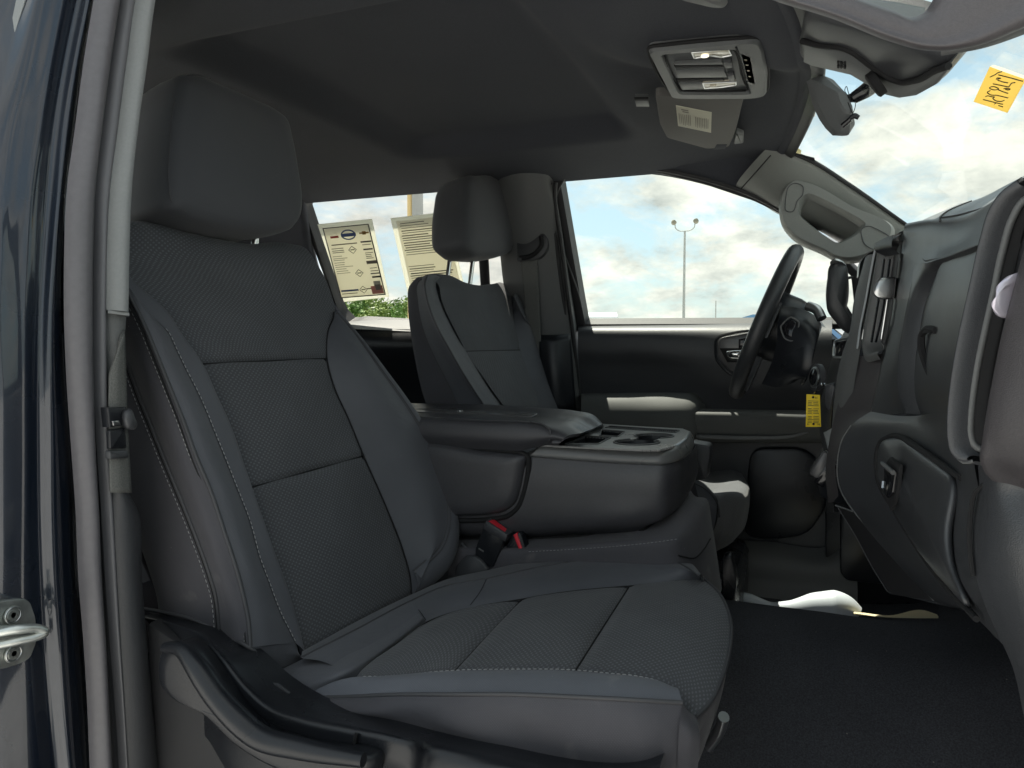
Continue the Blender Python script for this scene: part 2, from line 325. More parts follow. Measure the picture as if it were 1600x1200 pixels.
def tube(name, P, r, m, par, seg=8, n=None, closed=False, flat=1.0, up=None, kind=None, lin=False, ends=True):
    P = cr(P, n or max(8, len(P)*5), closed, lin) if n != 0 else np.array(P); N = len(P)
    r = np.interp(np.linspace(0, 1, N), np.linspace(0, 1, len(r)), r) if isinstance(r, (list, tuple)) else np.full(N, r)
    T = np.roll(P, -1, 0)-np.roll(P, 1, 0)
    if not closed: T[0] = P[1]-P[0]; T[-1] = P[-1]-P[-2]
    T = T/np.maximum(np.linalg.norm(T, axis=1), 1e-9)[:, None]
    u = np.array(up, float) if up is not None else (np.array((0, 0, 1.)) if abs(T[0][2]) < .9 else np.array((1., 0, 0)))
    R = []
    for i in range(N):
        a = np.cross(T[i], u)
        a = unit(a) if np.linalg.norm(a) > 1e-6 else np.array((1., 0, 0)); b = np.cross(a, T[i])
        if up is None: u = b
        R.append(np.array([P[i]+r[i]*(math.cos(q)*a+flat*math.sin(q)*b) for q in np.linspace(0, 2*math.pi, seg, endpoint=False)]))
    if closed: R.append(R[0].copy())
    return rings(name, R, m, par, cap=(ends and not closed,)*2, kind=kind, sharp=50)
def stitches(name, P, m, par, L=.0042, gap=.0024, r=.0007):
    P = np.array(P); t = cum(P); v = []; f = []; s = 0
    Q = lambda x: np.array([np.interp(x, t, P[:, i]) for i in range(3)])
    while s+L < t[-1]:
        a, b = Q(s), Q(s+L); d = unit(b-a); e = unit(np.cross(d, (.3, .5, .8))); g = np.cross(d, e); k = len(v)
        for c in (a, (a+b)/2+0, b):
            w = r*(1 if c is not a and c is not b else .6)
            for q in (e, g, -e, -g): v.append(c+q*w)
        for h in (0, 4):
            for i in range(4): f.append((k+h+i, k+h+(i+1) % 4, k+h+4+(i+1) % 4, k+h+4+i))
        f += [(k, k+1, k+2, k+3), (k+11, k+10, k+9, k+8)]; s += L+gap
    return mesh(name, v, f, m, par, kind='stuff')
def box(name, c, size, m, par, rot=None, bevel=.004, kind=None):
    x, y, z = [q/2 for q in size]; b = min(bevel, x*.45, y*.45, z*.45)
    def ringz(h, ins):
        X, Yy = x-ins, y-ins; rr = b*1.2; pts = []
        for (sx, sy, a0) in ((1, 1, 0), (-1, 1, 90), (-1, -1, 180), (1, -1, 270)):
            for k in range(4):
                a = math.radians(a0+30*k); pts.append((sx*(X-rr)+rr*math.cos(a), sy*(Yy-rr)+rr*math.sin(a), h))
        return np.array(pts)
    R = [ringz(-z, b), ringz(-z+b*.3, b*.3), ringz(-z+b, 0), ringz(z-b, 0), ringz(z-b*.3, b*.3), ringz(z, b)]
    if rot is not None:
        Mx = np.array(Matrix.Rotation(rot[0], 3, rot[1]) if isinstance(rot, tuple) else rot); R = [q@Mx.T for q in R]
    return rings(name, [q+np.array(c) for q in R], m, par, sharp=40, kind=kind)
def basis(x, z):
    z = unit(z); x = np.array(x, float); x = unit(x-z*np.dot(x, z)); return np.stack([x, np.cross(z, x), z], 1)
def disc(name, c, nrm, r, h, m, par, n=24, rin=0, bevel=.15):
    B = basis((.3, .8, .5), nrm); a = np.linspace(0, 2*math.pi, n, endpoint=False); ci = np.stack([np.cos(a), np.sin(a), 0*a], 1)@B.T; nn = unit(nrm); c = np.array(c)
    R = [c+ci*r, c+ci*r+nn*h*(1-bevel), c+ci*r*(1-bevel)+nn*h]
    if rin: R += [c+ci*rin+nn*h, c+ci*rin]
    return rings(name, R, m, par, cap=(True, not rin), sharp=40)
def text(name, s, c, xdir, up, size, m, par, align='CENTER'):
    cu = bpy.data.curves.new('lettering_curve', 'FONT'); cu.body = s; cu.size = size; cu.align_x = align; cu.align_y = 'CENTER'; cu.resolution_u = 2
    to = bpy.data.objects.new('lettering_tmp', cu); COL.objects.link(to); dg = bpy.context.evaluated_depsgraph_get()
    me = to.evaluated_get(dg).to_mesh(); x = unit(xdir); z = unit(np.cross(x, up)); y = np.cross(z, x)
    v = [np.array(c)+x*q.co[0]+y*q.co[1] for q in me.vertices]; f = [tuple(p.vertices) for p in me.polygons]
    bpy.data.objects.remove(to); return mesh(name, v, f, m, par, smooth=False)
# ================================================================ outdoors
g = mesh('ground', [(-400, -400, 0), (400, -400, 0), (400, 400, 0), (-400, 400, 0)], [(0, 1, 2, 3)], M_conc, None, smooth=False, kind='structure')
# lamp posts
def lamp_post(p, top, label, rad=.09, arms=True):
    t = thing('lamp_post', (p[0], p[1], 0), label, 'lamp post'); x, y = p[0], p[1]
    disc('base', (x, y, 0), (0, 0, 1), rad*3.2, .5, M_conc, t, 16)
    tube('pole', [(x, y, .5), (x, y, top*.5), (x, y, top)], [rad*.95, rad*.55], M_pole, t, 10)
    if arms:
        k = 1.0
        tube('arm', [(x-.50*k, y, top+.42), (x-.46*k, y, top+.16), (x-.28*k, y, top+.02), (x, y, top), (x+.28*k, y, top+.02), (x+.46*k, y, top+.16), (x+.50*k, y, top+.42)], .026, M_pole, t, 8, n=40)
        for s in (-1, 1):
            b = basis((0, 1, 0), (s*.5, -.55, .6)); 
            h = disc('floodlight', (x+s*.52*k, y, top+.50), (s*.45, -.5, -.75), .13, .18, M_lampglass, t, 14, bevel=.4)
    return t
M_lampglass = mat('amber_flood_lens', (.20, .185, .14), .4)
p = AY(1068, 507, 38); lamp_post(p, AY(1068, 361, 38)[2], 'tall twin-headed floodlight pole beyond the driver window')
p = AY(1118, 505, 110); lamp_post(p, AY(1118, 470, 110)[2], 'thin distant bare pole to the right of the twin floodlight', .13, False)
p = AY(653, 400, 9); t = thing('utility_pole', (p[0], p[1], 0), 'grey pole with mustard yellow guard behind the rear door window', 'pole')
tube('shaft', [(p[0], p[1], 0), (p[0], p[1], 6)], .078, M_pole, t, 14, n=4)
q = AY(641, 400, 8.99); tube('guard', [(q[0], q[1], 0), (q[0]+.0, q[1], 2), (q[0]+.02, q[1], 5.2)], .042, mat('mustard_guard', (.62, .47, .22), .6), t, 10, n=4)
disc('footing', (p[0], p[1], 0), (0, 0, 1), .25, .2, M_conc, t, 16)
# trees behind the rear door window
M_leaf = mat('leaf_green', (.10, .20, .035), .6, var=.45, vscale=1.6); M_leaf2 = mat('pale_leaf_green', (.19, .27, .06), .6, var=.3, vscale=2.0); M_bark = mat('bark', (.10, .075, .05), .9, var=.2)
def tree(x, y, h, rad, seed, label):
    rn = random.Random(seed); t = thing('broadleaf_tree', (x, y, 0), label, 'tree', 'leafy trees beyond the rear door window')
    tube('trunk', [(x, y, 0), (x+.1, y, h*.3), (x-.05, y, h*.62)], [.22, .09], M_bark, t, 9)
    for k in range(5):
        a = k*1.26+rn.random(); r = rad*.7
        tube('limb', [(x, y, h*(.28+.05*k)), (x+math.cos(a)*r*.5, y+math.sin(a)*r*.5, h*(.45+.05*k)), (x+math.cos(a)*r, y+math.sin(a)*r, h*(.58+.06*k))], [.09, .025], M_bark, t, 6)
    for mi, mm in enumerate((M_leaf, M_leaf2)):
        v = []; f = []
        for c in range(46):
            a = rn.uniform(0, 6.283); zz_ = rn.random(); rr = rad*math.sqrt(rn.random())*(1-.45*abs(zz_*2-1)**2)
            cx, cy, cz = x+math.cos(a)*rr, y+math.sin(a)*rr, h*(.34+.62*zz_); cs_ = rn.uniform(.3, .6)
            for l in range(150):
                d = unit([rn.gauss(0, 1) for _ in range(3)]); pt = np.array((cx, cy, cz))+d*cs_*rn.random()**.5
                e = unit(np.cross(d, [rn.gauss(0, 1) for _ in range(3)])); g2 = unit(np.cross(e, [rn.gauss(0, 1) for _ in range(3)])); s = rn.uniform(.045, .10); k = len(v)
                v += [pt-e*s, pt+g2*s*.5, pt+e*s, pt-g2*s*.5]; f.append((k, k+1, k+2, k+3))
        mesh('crown', v, f, mm, t, smooth=False, kind='stuff')
for i, (X, Yd, top, rad, lb) in enumerate(((520, 27, 478, 2.6, 'green leafy tree at the left edge of the rear door window'), (588, 30, 466, 2.9, 'tallest green leafy tree below the printed window sheet'), (655, 28, 474, 2.6, 'green leafy tree partly behind the driver seat'))):
    p = AY(X, top, Yd); tree(p[0], p[1], p[2], rad, 11+i, lb)
# parked vehicles whose roofs show above the door sill
M_carw = mat('white_car_paint', (.75, .77, .78), .3, coat=.8); M_carb = mat('blue_car_paint', (.10, .22, .38), .3, .3, coat=.8); M_cglass = mat('dark_car_glass', (.03, .04, .05), .08); M_tyre = mat('tyre_rubber', (.02, .02, .02), .8)
def parked(p, z_top, L, Wd, m, label, kind='suv', rot=0.0):
    t = thing('parked_car', (p[0], p[1], 0), label, 'car'); ca, sa = math.cos(rot), math.sin(rot)
    def T(a): a = np.atleast_2d(np.array(a, float)); return np.stack([p[0]+a[:, 0]*ca-a[:, 1]*sa, p[1]+a[:, 0]*sa+a[:, 1]*ca, a[:, 2]], 1)
    h = z_top; k = L/4.8
    prof = [(-2.35, .35), (-2.4, .75), (-2.3, h*.56), (-.9, h*.60), (.9, h*.61), (2.2, h*.56), (2.38, .7), (2.3, .35)]
    R = []
    for yy, s in ((-1, .94), (-.96, .99), (-.8, 1), (.8, 1), (.96, .99), (1, .94)):
        R.append(T([(x*k*s, yy*Wd/2, .35+(z-.35)*s) for x, z in prof]))
    rings('body', R, m, t, sharp=30)
    x0, x1 = (-1.9, .95)
    cab = [(x0*k-.12, h*.58), (x0*k+.25, h*.93), (x0*k+.7, h*.99), (0, h), (.35*k, h*.97), (x1*k+.3, h*.58)]
    R = []
    for yy, s in ((-.93, 0), (-.80, 1), (.80, 1), (.93, 0)):
        R.append(T([(x, yy*Wd/2, z if s else h*.58) if not s else (x*.97, yy*Wd/2, z) for x, z in cab]))
    rings('cabin', R, m, t, sharp=25)
    for s in (-1, 1):
        for (a, b) in ((x0*k+.15, -.62*k), (-.55*k, .28*k), (.35*k, x1*k-.05)):
            q = [(a, s*.90*Wd/2, h*.62), (b, s*.90*Wd/2, h*.62), (min(b, .25*k), s*.815*Wd/2, h*.92), (max(a, x0*k+.35), s*.815*Wd/2, h*.92)]
            slab('window', T(q), (-s*sa, s*ca, 0), .02, M_cglass, t, .004)
    slab('windscreen', T([(x1*k+.26, -.7*Wd/2, h*.62), (x1*k+.26, .7*Wd/2, h*.62), (.42*k, .66*Wd/2, h*.95), (.42*k, -.66*Wd/2, h*.95)]), (ca, sa, .6), .02, M_cglass, t, .004)
    for s in (-1, 1):
        for wx in (-1.45, 1.45):
            w = disc('wheel', T([(wx*k, s*(Wd/2-.22), .36)])[0], (-s*sa, s*ca, 0), .36, .23, M_tyre, t, 24); disc('rim', T([(wx*k, s*(Wd/2+.008), .36)])[0], (-s*sa, s*ca, 0), .22, .01, M_satin, w, 20)
    return t
p = AY(1250, 500, 25); parked(p, AY(1170, 491, 24.5)[2], 5.6, 2.0, M_carb, 'blue parked car whose roof shows behind the steering wheel', rot=.12)
p = AY(926, 500, 24); parked(p, AY(930, 487, 23)[2], 4.6, 1.85, M_carw, 'white parked car seen low in the rear corner of the driver window', rot=math.pi/2+.3)
p = AY(958, 500, 46); parked(p, AY(958, 501, 46)[2], 4.6, 1.8, M_carw, 'small pale parked car farther back, right of the white one', rot=.6)
# ================================================================ cab shell
NG = V(0, math.cos(math.radians(22.5)), math.sin(math.radians(22.5)))   # side glass leans in towards the roof
OG = V(0, 2.12, 1.49)
def G(s, w=0.0): return LP(s, OG, NG, w)
NW = V(math.sin(math.radians(36)), 0, math.cos(math.radians(36))); OW = V(-.03, 1.35, 1.914)
def WS(s, w=0.0): return LP(s, OW, NW, w)
cab = thing('pickup_cab', (-.6, 1.35, .6), 'dark grey cabin shell of a pickup with black carpet, headliner and pillars', 'truck cab')
# headliner: moulded sheet, recessed panel behind, swelling round the overhead console in front
def sm(a, b, x): t = np.clip((x-a)/(b-a), 0, 1); return t*t*(3-2*t)
def head_z(X, Y):
    z = 1.935-.055*np.clip(np.abs(Y-1.35)/.62, 0, 1.2)**3
    rec = sm(-1.02, -.92, X)*(1-sm(-.44, -.375, X))*(sm(.90, .99, Y))*(1-sm(1.66, 1.75, Y)); z = z+.036*rec
    d = np.sqrt(((X+.14)/.24)**2+((Y-1.12)/.30)**2); z = z-.030*(1-sm(.62, 1.0, d))
    z = z-.032*sm(-.10, .0, X-x_front(Y))**1.3*(1-.7*np.clip(np.abs(Y-1.35)/.55, 0, 1))
    return z
def x_front(y): return -.022-.062*(np.abs(y-1.35)/.55)**2
xs = np.linspace(-1.80, -.02, 130); ys = np.linspace(.70, 1.96, 96)
XX, YY = np.meshgrid(xs, ys); XX = -1.80+(XX+1.80)*(x_front(YY)+1.80)/1.78; Gz = np.stack([XX, YY, head_z(XX, YY)], 2)
nu, nv = len(xs), len(ys)
mesh('headliner', Gz.reshape(-1, 3), [(j*nu+i, j*nu+i+1, (j+1)*nu+i+1, (j+1)*nu+i) for j in range(nv-1) for i in range(nu-1)], M_head, cab)
slab('roof_skin', [(-1.9, .62, 2.04), (.0, .66, 2.04), (.0, 2.04, 2.04), (-1.9, 2.08, 2.04)], (0, 0, 1), .03, M_paint, cab, .01)
# driver-side body side above the doors: headliner edge down to the door opening
top = [V(-1.8, 1.90, 1.90), V(-1.2, 1.90, 1.905), V(-.7, 1.90, 1.905), V(-.4, 1.90, 1.905), V(-.2, 1.90, 1.90), V(-.08, 1.92, 1.885), V(.0, 1.93, 1.86)]
opn = G('395,318 470,306 560,293 690,280 790,272 850,268 880,262 910,258 960,256 1030,261 1100,276 1180,303 1225,326', -.012)
surf('roof_rail_trim', [[p+V(0, -.05, .012) for p in top], top, opn, [p+V(0, .05, -.012) for p in opn]], M_head, cab, 60, 14)
tube('door_opening_seal', G('395,320 470,308 560,295 690,282 790,274 846,273 880,265 910,261 960,259 1030,264 1100,279 1180,306 1222,328', -.006), .0075, M_rubd, cab, 8, n=90)
# windshield header and its black frit band
hy = np.linspace(.80, 1.88, 13)
hz0 = lambda y: float(head_z(np.array(x_front(y)), np.array(y)))
surf('front_header', [[V(x_front(y)-.004, y, hz0(y)-.001) for y in hy], [V(x_front(y)+.008, y, hz0(y)-.006) for y in hy], [V(x_front(y)+.018, y, hz0(y)-.003) for y in hy], [V(x_front(y)+.020, y, hz0(y)) for y in hy]], M_head, cab, 40, 10)
surf('header_frit_band', [[V(x_front(y)+.012, y, hz0(y)-.004) for y in hy], [V(x_front(y)+.034, y, hz0(y)-.014) for y in hy], [V(x_front(y)+.036, y, hz0(y)-.010) for y in hy], [V(x_front(y)+.016, y, hz0(y)+.012) for y in hy]], M_rubd, cab, 40, 8)
wsl = WS('1268,60 1250,105 1241,150 1226,188 1214,215 1216,236 1234,240 1262,250 1330,293 1412,352', 0)
wsi = WS('1282,70 1262,108 1253,152 1236,190 1219,216 1221,232 1238,236 1266,246 1334,289 1416,348', 0)
surf('windshield_frit_band', [wsl, wsi], M_gap, cab, 60, 3, linv=True)
slab('windshield_glass', [V(-.03, .62, 1.914), V(-.03, 2.0, 1.914), V(.56, 2.08, 1.914-.59*math.tan(math.radians(36))), V(.56, .55, 1.914-.59*math.tan(math.radians(36)))], NW, .004, M_glass, cab, .0005)
# driver-side windshield pillar
pu = [AY(1200, 230, 1.86), AY(1218, 236, 1.87), AY(1262, 253, 1.90), AY(1330, 296, 1.95), AY(1418, 356, 2.01)]
pl_ = G('1150,290 1180,303 1218,325 1245,362 1330,455', -.015)
pl_[3] = AY(1258, 340, 2.01); pl_[4] = AY(1392, 420, 2.07)
pm = [(a*.55+b*.45)+V(0, -.02, 0) for a, b in zip(pu, pl_)]
surf('windshield_pillar_trim', [[p+V(.004, .05, .01) for p in pu], pu, [a*.8+b*.2+V(0, -.012, 0) for a, b in zip(pu, pl_)], pm, pl_, [p+V(0, .05, -.01) for p in pl_]], M_pil, cab, 40, 24)
tube('pillar_trim_joint', [AY(1204, 243, 1.84), AY(1182, 268, 1.89), AY(1156, 297, 1.935)], .0015, M_gap, cab, 6)
tube('windshield_outer_edge', [AY(1219, 233, 1.865), AY(1262, 249, 1.895), AY(1330, 291, 1.945), AY(1416, 351, 2.005)], .004, M_rubd, cab, 6, n=30)
tube('driver_front_post', [V(.25, 2.13, 1.72), V(.33, 2.16, 1.52), V(.36, 2.17, 1.40)], .035, M_rubd, cab, 8)
# driver-side centre pillar
bl = G('778,292 783,400 793,470 805,520 812,640 815,760', -.045); br_ = G('862,280 874,380 886,470 893,530 903,640 905,760', -.03)
bl = [AY(x, y, Y) for x, y, Y in ((778, 232, 1.87), (780, 262, 1.900), (780, 340, 1.95), (786, 420, 1.995), (800, 520, 2.04), (806, 640, 2.05), (808, 800, 2.05))]
br_ = [AY(x, y, Y) for x, y, Y in ((848, 232, 1.87), (852, 262, 1.900), (866, 340, 1.96), (877, 420, 2.005), (891, 520, 2.05), (900, 640, 2.06), (905, 800, 2.06))]
bm = [(a+b)/2+V(0, -.022, 0) for a, b in zip(bl, br_)]
surf('centre_pillar_trim', [[p+V(-.02, .09, 0) for p in bl], bl, [a*.75+b*.25+V(0, -.016, 0) for a, b in zip(bl, br_)], bm, [a*.3+b*.7+V(0, -.018, 0) for a, b in zip(bl, br_)], [a*.1+b*.9+V(0, -.008, 0) for a, b in zip(bl, br_)], br_, [p+V(.0, .08, 0) for p in br_]], M_grey, cab, 40, 30)
low = [(p+V(0, -.006, 0)) for p in bm]
surf('centre_pillar_lower_trim', [[AY(843, 524, 2.005), AY(865, 524, 2.008), AY(889, 522, 2.035)], [AY(846, 560, 2.0), AY(868, 575, 1.998), AY(892, 565, 2.035)], [AY(850, 640, 2.0), AY(872, 640, 2.0), AY(898, 640, 2.03)]], M_plas, cab, 12, 12, thick=.01)
for a, b in ((860, 6), (868, 5)):
    tube('door_seal', [AY(a, 285, 1.935), AY(a-1, 300, 1.945), AY(a+9, 380, 1.985), AY(a+19, 460, 2.025), AY(a+27, 520, 2.055), AY(a+34, 600, 2.075), AY(a+38, 700, 2.08), AY(a+40, 820, 2.08)], .0062, M_rubd, cab, 8, n=40)
# rear pillar, rear wall with its window, floor
surf('rear_pillar_trim', [[V(-1.80, 1.88, 1.91), V(-1.80, 1.98, 1.55), V(-1.8, 2.06, 1.2)], G('415,312 440,440 470,560', -.03), G('474,310 503,440 545,512', -.012), G('478,310 507,440 549,512', .03)], M_head, cab, 20, 20)
rw = [V(-1.80, .62, .55), V(-1.80, 2.15, .55), V(-1.80, 2.15, 1.95), V(-1.80, .62, 1.95)]
rwi = [V(-1.80, .86, 1.42), V(-1.80, 1.84, 1.42), V(-1.80, 1.80, 1.80), V(-1.80, .90, 1.80)]
ringframe('rear_wall', rw, rwi, (1, 0, 0), .05, M_head, cab, n=96)
slab('rear_window_glass', rwi, (1, 0, 0), .004, M_tint, cab, .0005)
rows = []
for Y, z in ((.50, .60), (.62, .655), (.66, .66), (.80, .67), (.95, .70), (1.08, .78), (1.20, .865), (1.30, .912), (1.42, .928), (1.52, .918), (1.58, .87), (1.66, .81), (1.75, .775), (1.95, .77), (2.15, .77)):
    rows.append([V(-1.8, Y, min(z, .80)), V(-.9, Y, min(z, .84)), V(-.4, Y, z), V(0, Y, z+.005), V(.2, Y, z+.01), V(.34, Y, z+.05), V(.45, Y, z+.17), V(.55, Y, max(z+.42, 1.15))])
surf('floor_carpet', rows, M_carpet, cab, 60, 70)
slab('firewall', [V(.56, .5, .5), V(.56, 2.2, .5), V(.56, 2.2, 1.50), V(.56, .5, 1.50)], (-1, 0, 0), .03, M_plas, cab)
slab('under_floor', [V(-1.9, .52, .56), V(.6, .52, .56), V(.6, 2.2, .56), V(-1.9, 2.2, .56)], (0, 0, -1), .03, M_plas, cab)
slab('passenger_sill_plate', [V(-.70, .50, .655), V(.5, .50, .655), V(.5, .60, .665), V(-.70, .60, .665)], (0, 0, 1), .08, M_plas, cab, .006)
# driver footwell kick panel and sill trim
surf('driver_sill_trim', [[AY(1130, 842, 2.09), AY(1200, 846, 2.09), AY(1300, 850, 2.09), AY(1330, 800, 2.09)], [AY(1130, 870, 2.03), AY(1200, 876, 2.03), AY(1300, 880, 2.03), AY(1335, 850, 2.03)], [AY(1130, 905, 2.02), AY(1200, 914, 2.02), AY(1300, 920, 2.02), AY(1340, 920, 2.02)], [AY(1130, 935, 2.0), AY(1200, 940, 2.0), AY(1300, 945, 2.0), AY(1340, 945, 2.0)]], M_grey, cab, 20, 16)
slab('kick_panel', rpoly(LY('1313,800 1395,800 1400,915 1322,908 1313,895', 2.0), .02), (0, -1, 0), .03, M_plas, cab, .006)
slab('footwell_side', LY('1290,700 1560,700 1560,980 1290,960', 2.05), (0, -1, 0), .02, M_plas, cab, .004)
# rear bench behind the front seats
rb = thing('rear_bench', (-1.45, 1.35, .6), 'dark rear bench seat behind the driver seat', 'seat')
box('bench_backrest', (-1.66, 1.36, 1.14), (.16, 1.34, .55), M_side, rb, bevel=.05)
box('bench_cushion', (-1.40, 1.36, .92), (.50, 1.34, .16), M_side, rb, bevel=.05)
for y in (1.0, 1.72): box('bench_headrest', (-1.69, y, 1.46), (.10, .26, .13), M_side, rb, bevel=.035)
# passenger rear door, closed, behind the door pillar
rd = thing('rear_passenger_door', (-1.3, .5, .6), 'navy rear passenger door, only its pale window trim showing at the top left corner', 'door')
slab('door_skin', [V(-.83, .44, .60), V(-1.9, .44, .60), V(-1.9, .44, 1.38), V(-.83, .44, 1.38)], (0, -1, 0), .12, M_paint, rd, .02)
ringframe('window_frame', [V(-.85, .45, 1.38), V(-1.9, .45, 1.38), V(-1.9, .60, 1.93), V(-.80, .60, 1.93)], [V(-.92, .46, 1.40), V(-1.82, .46, 1.40), V(-1.82, .585, 1.87), V(-.88, .585, 1.87)], (0, -1, .25), .05, M_ltrim, rd)
slab('window_glass', [V(-.90, .475, 1.39), V(-1.84, .475, 1.39), V(-1.84, .60, 1.88), V(-.88, .60, 1.88)], (0, -1, .25), .004, M_tint, rd, .0005)
# roof side above the passenger doors
surf('passenger_roof_rail', [[V(-1.9, .74, 1.90), V(-.5, .76, 1.90), V(-.05, .77, 1.88)], [V(-1.9, .66, 1.93), V(-.5, .68, 1.94), V(-.05, .69, 1.90)], [V(-1.9, .60, 1.98), V(-.5, .62, 1.99), V(-.05, .64, 1.95)]], M_head, cab, 20, 10)
# unseen front passenger door, added open beside the doorway to shade dash and seat
od = thing('unseen_passenger_door', (.50, .42, .6), 'front passenger door standing wide open beside the dashboard', 'door')
HX, HY, DX, DY = .50, .42, -.40, -.92
def OD_(a, z, o=0.0): return V(HX+DX*a-DY*o, HY+DY*a+DX*o, z)
slab('outer_skin', [OD_(0, .58, .10), OD_(1.02, .58, .10), OD_(1.04, 1.40, .08), OD_(0, 1.40, .08)], (.92, -.4, 0), .03, M_paint, od, .008)
slab('door_panel', [OD_(.02, .60, -.02), OD_(1.0, .60, -.02), OD_(1.02, 1.38, .0), OD_(.02, 1.38, .0)], (-.92, .4, 0), .06, M_plas2, od, .02)
slab('armrest', rpoly([OD_(.30, 1.02, -.04), OD_(.92, 1.02, -.04), OD_(.92, 1.10, -.04), OD_(.30, 1.10, -.04)], .02), (-.92, .4, 0), .06, M_arm, od, .01)
slab('map_pocket', rpoly([OD_(.10, .68, -.035), OD_(.85, .68, -.035), OD_(.85, .82, -.035), OD_(.10, .82, -.035)], .03), (-.92, .4, 0), .04, M_plas, od, .01)
ringframe('window_frame', [OD_(.0, 1.38, .03), OD_(1.03, 1.38, .03), OD_(.98, 1.90, -.12), OD_(.50, 1.90, -.12)], [OD_(.16, 1.41, .03), OD_(.97, 1.41, .03), OD_(.93, 1.85, -.11), OD_(.56, 1.85, -.11)], (-.92, .4, 0), .03, M_rubd, od)
slab('window_glass', [OD_(.12, 1.40, .03), OD_(.99, 1.40, .03), OD_(.95, 1.87, -.115), OD_(.54, 1.87, -.115)], (-.92, .4, 0), .004, M_glass, od, .0005)
# ================================================================ driver door
dd = thing('driver_door', (-.2, 2.15, .6), 'closed black driver door with sunlit armrest and chrome inside handle', 'door')
fo = G('852,292 866,272 890,265 915,261 960,259 1030,264 1100,279 1180,306 1222,326 1300,385 1345,430 1352,514 905,520 893,508', -.004)
fi = G('876,290 886,274 905,269 925,267.5 960,266 1030,271 1100,288 1180,315 1222,336 1290,393 1330,432 1338,506 914,507 909,480', -.004)
ringframe('window_frame', fo, fi, -NG, .05, M_rubd, dd, n=140)
slab('window_glass', G('870,268 960,262 1100,283 1222,332 1300,395 1342,440 1345,515 905,515', .02), -NG, .004, M_glass, dd, .0005)
tube('window_bright_edge', G('909,480 876,290 886,274', -.008), .0022, M_grey, dd, 6, n=30)
def DD(s): return [AY(a, b, c) for a, b, c in px(s)]
rows = [DD('903,508,2.14 1000,507,2.14 1100,505,2.14 1175,503,2.14 1300,500,2.14'),
        DD('903,511,2.10 1000,510,2.10 1100,509,2.10 1175,508,2.10 1300,507,2.10'),
        DD('903,516,2.072 1000,516,2.072 1100,516,2.072 1175,516,2.072 1300,516,2.072'),
        DD('903,545,2.065 1000,545,2.062 1100,548,2.055 1150,545,2.05 1300,540,2.05'),
        DD('904,575,2.085 1000,575,2.085 1080,585,2.075 1150,595,2.06 1300,600,2.06'),
        DD('904,612,2.10 1000,612,2.10 1090,618,2.085 1150,625,2.08 1300,625,2.08'),
        DD('905,690,2.10 1000,690,2.10 1100,690,2.09 1150,690,2.09 1300,690,2.09'),
        DD('905,845,2.10 1000,845,2.10 1100,848,2.10 1170,848,2.10 1300,850,2.10'),
        DD('905,960,2.10 1000,960,2.10 1100,960,2.10 1170,960,2.10 1300,960,2.10')]
surf('door_panel', rows, M_plas2, dd, 50, 60)
slab('outer_skin', [V(-.68, 2.24, .6), V(.6, 2.24, .6), V(.6, 2.24, 1.45), V(-.68, 2.24, 1.45)], (0, 1, 0), .03, M_paint, dd)
# armrest: padded box, top in sunlight
A = [DD('908,616,2.085 975,615,2.085 1060,614,2.085 1088,615,2.085 1100,628,2.085'), DD('908,617,2.02 975,616,2.02 1050,616,2.02 1078,617,2.03 1096,629,2.06'), DD('908,630,1.985 985,631,1.985 1060,632,1.985 1086,633,1.995 1102,634,2.05'), DD('908,640,1.975 985,640,1.975 1060,640,1.975 1084,641,1.985 1104,642,2.05'), DD('908,675,1.98 985,676,1.98 1060,677,1.98 1086,678,1.99 1106,680,2.06'), DD('908,682,2.085 985,683,2.085 1060,684,2.085 1086,684,2.085 1106,684,2.09')]
ar = surf('armrest', A, M_arm, dd, 40, 30)
A = [DD('1084,641,2.09 1200,643,2.09 1300,645,2.09'), DD('1084,641,2.0 1200,643,2.0 1300,645,2.0'), DD('1085,645,1.985 1200,647,1.985 1300,650,1.985'), DD('1086,672,1.99 1200,676,1.99 1300,680,1.99'), DD('1088,684,2.0 1200,686,2.0 1300,688,2.0'), DD('1090,690,2.09 1200,690,2.09 1300,690,2.09')]
surf('map_pocket', A, M_arm, dd, 30, 24)
surf('pocket_lip', [DD('1088,679,1.992 1180,681,1.992 1240,679,1.992 1262,674,1.992'), DD('1088,685,1.99 1180,687,1.99 1240,684,1.99 1264,677,1.99')], M_grey, dd, 20, 4, thick=.004)
# handle bezel and chrome handle
slab('handle_bezel', rpoly(DD('1121,528,2.05 1178,518,2.05 1178,590,2.05 1142,582,2.05 1122,560,2.05'), .02), (0, -1, 0), .03, M_glossg, dd, .004)
tube('handle_bezel_lip', rpoly(DD('1118,526,2.046 1178,515,2.046 1178,594,2.046 1140,586,2.046 1118,562,2.046'), .02), .004, M_plas, dd, 6, n=60, closed=True)
slab('handle_recess', DD('1124,544,2.048 1165,544,2.048 1165,566,2.048 1136,566,2.048'), (0, -1, 0), .01, M_gap, dd, .002)
slab('lock_button', DD('1154,530,2.048 1166,528,2.048 1166,544,2.048 1154,544,2.048'), (0, -1, 0), .01, M_gloss, dd, .002)
pillow('inside_handle', rpoly(DD('1131,548,2.03 1165,546,2.03 1166,562,2.03 1139,563,2.03'), .012), (0, -1, .2), [(.02, .006), (.6, .005), (.9, .001), (1, -.004), (1, -.012)], M_chrome, dd, 40)
# lower map pocket recess shape
slab('lower_pocket', rpoly(DD('1172,700,2.07 1262,700,2.07 1292,740,2.07 1294,790,2.07 1262,838,2.07 1200,845,2.07 1160,838,2.07'), .04), (0, -1, 0), .03, M_plas, dd, .01)
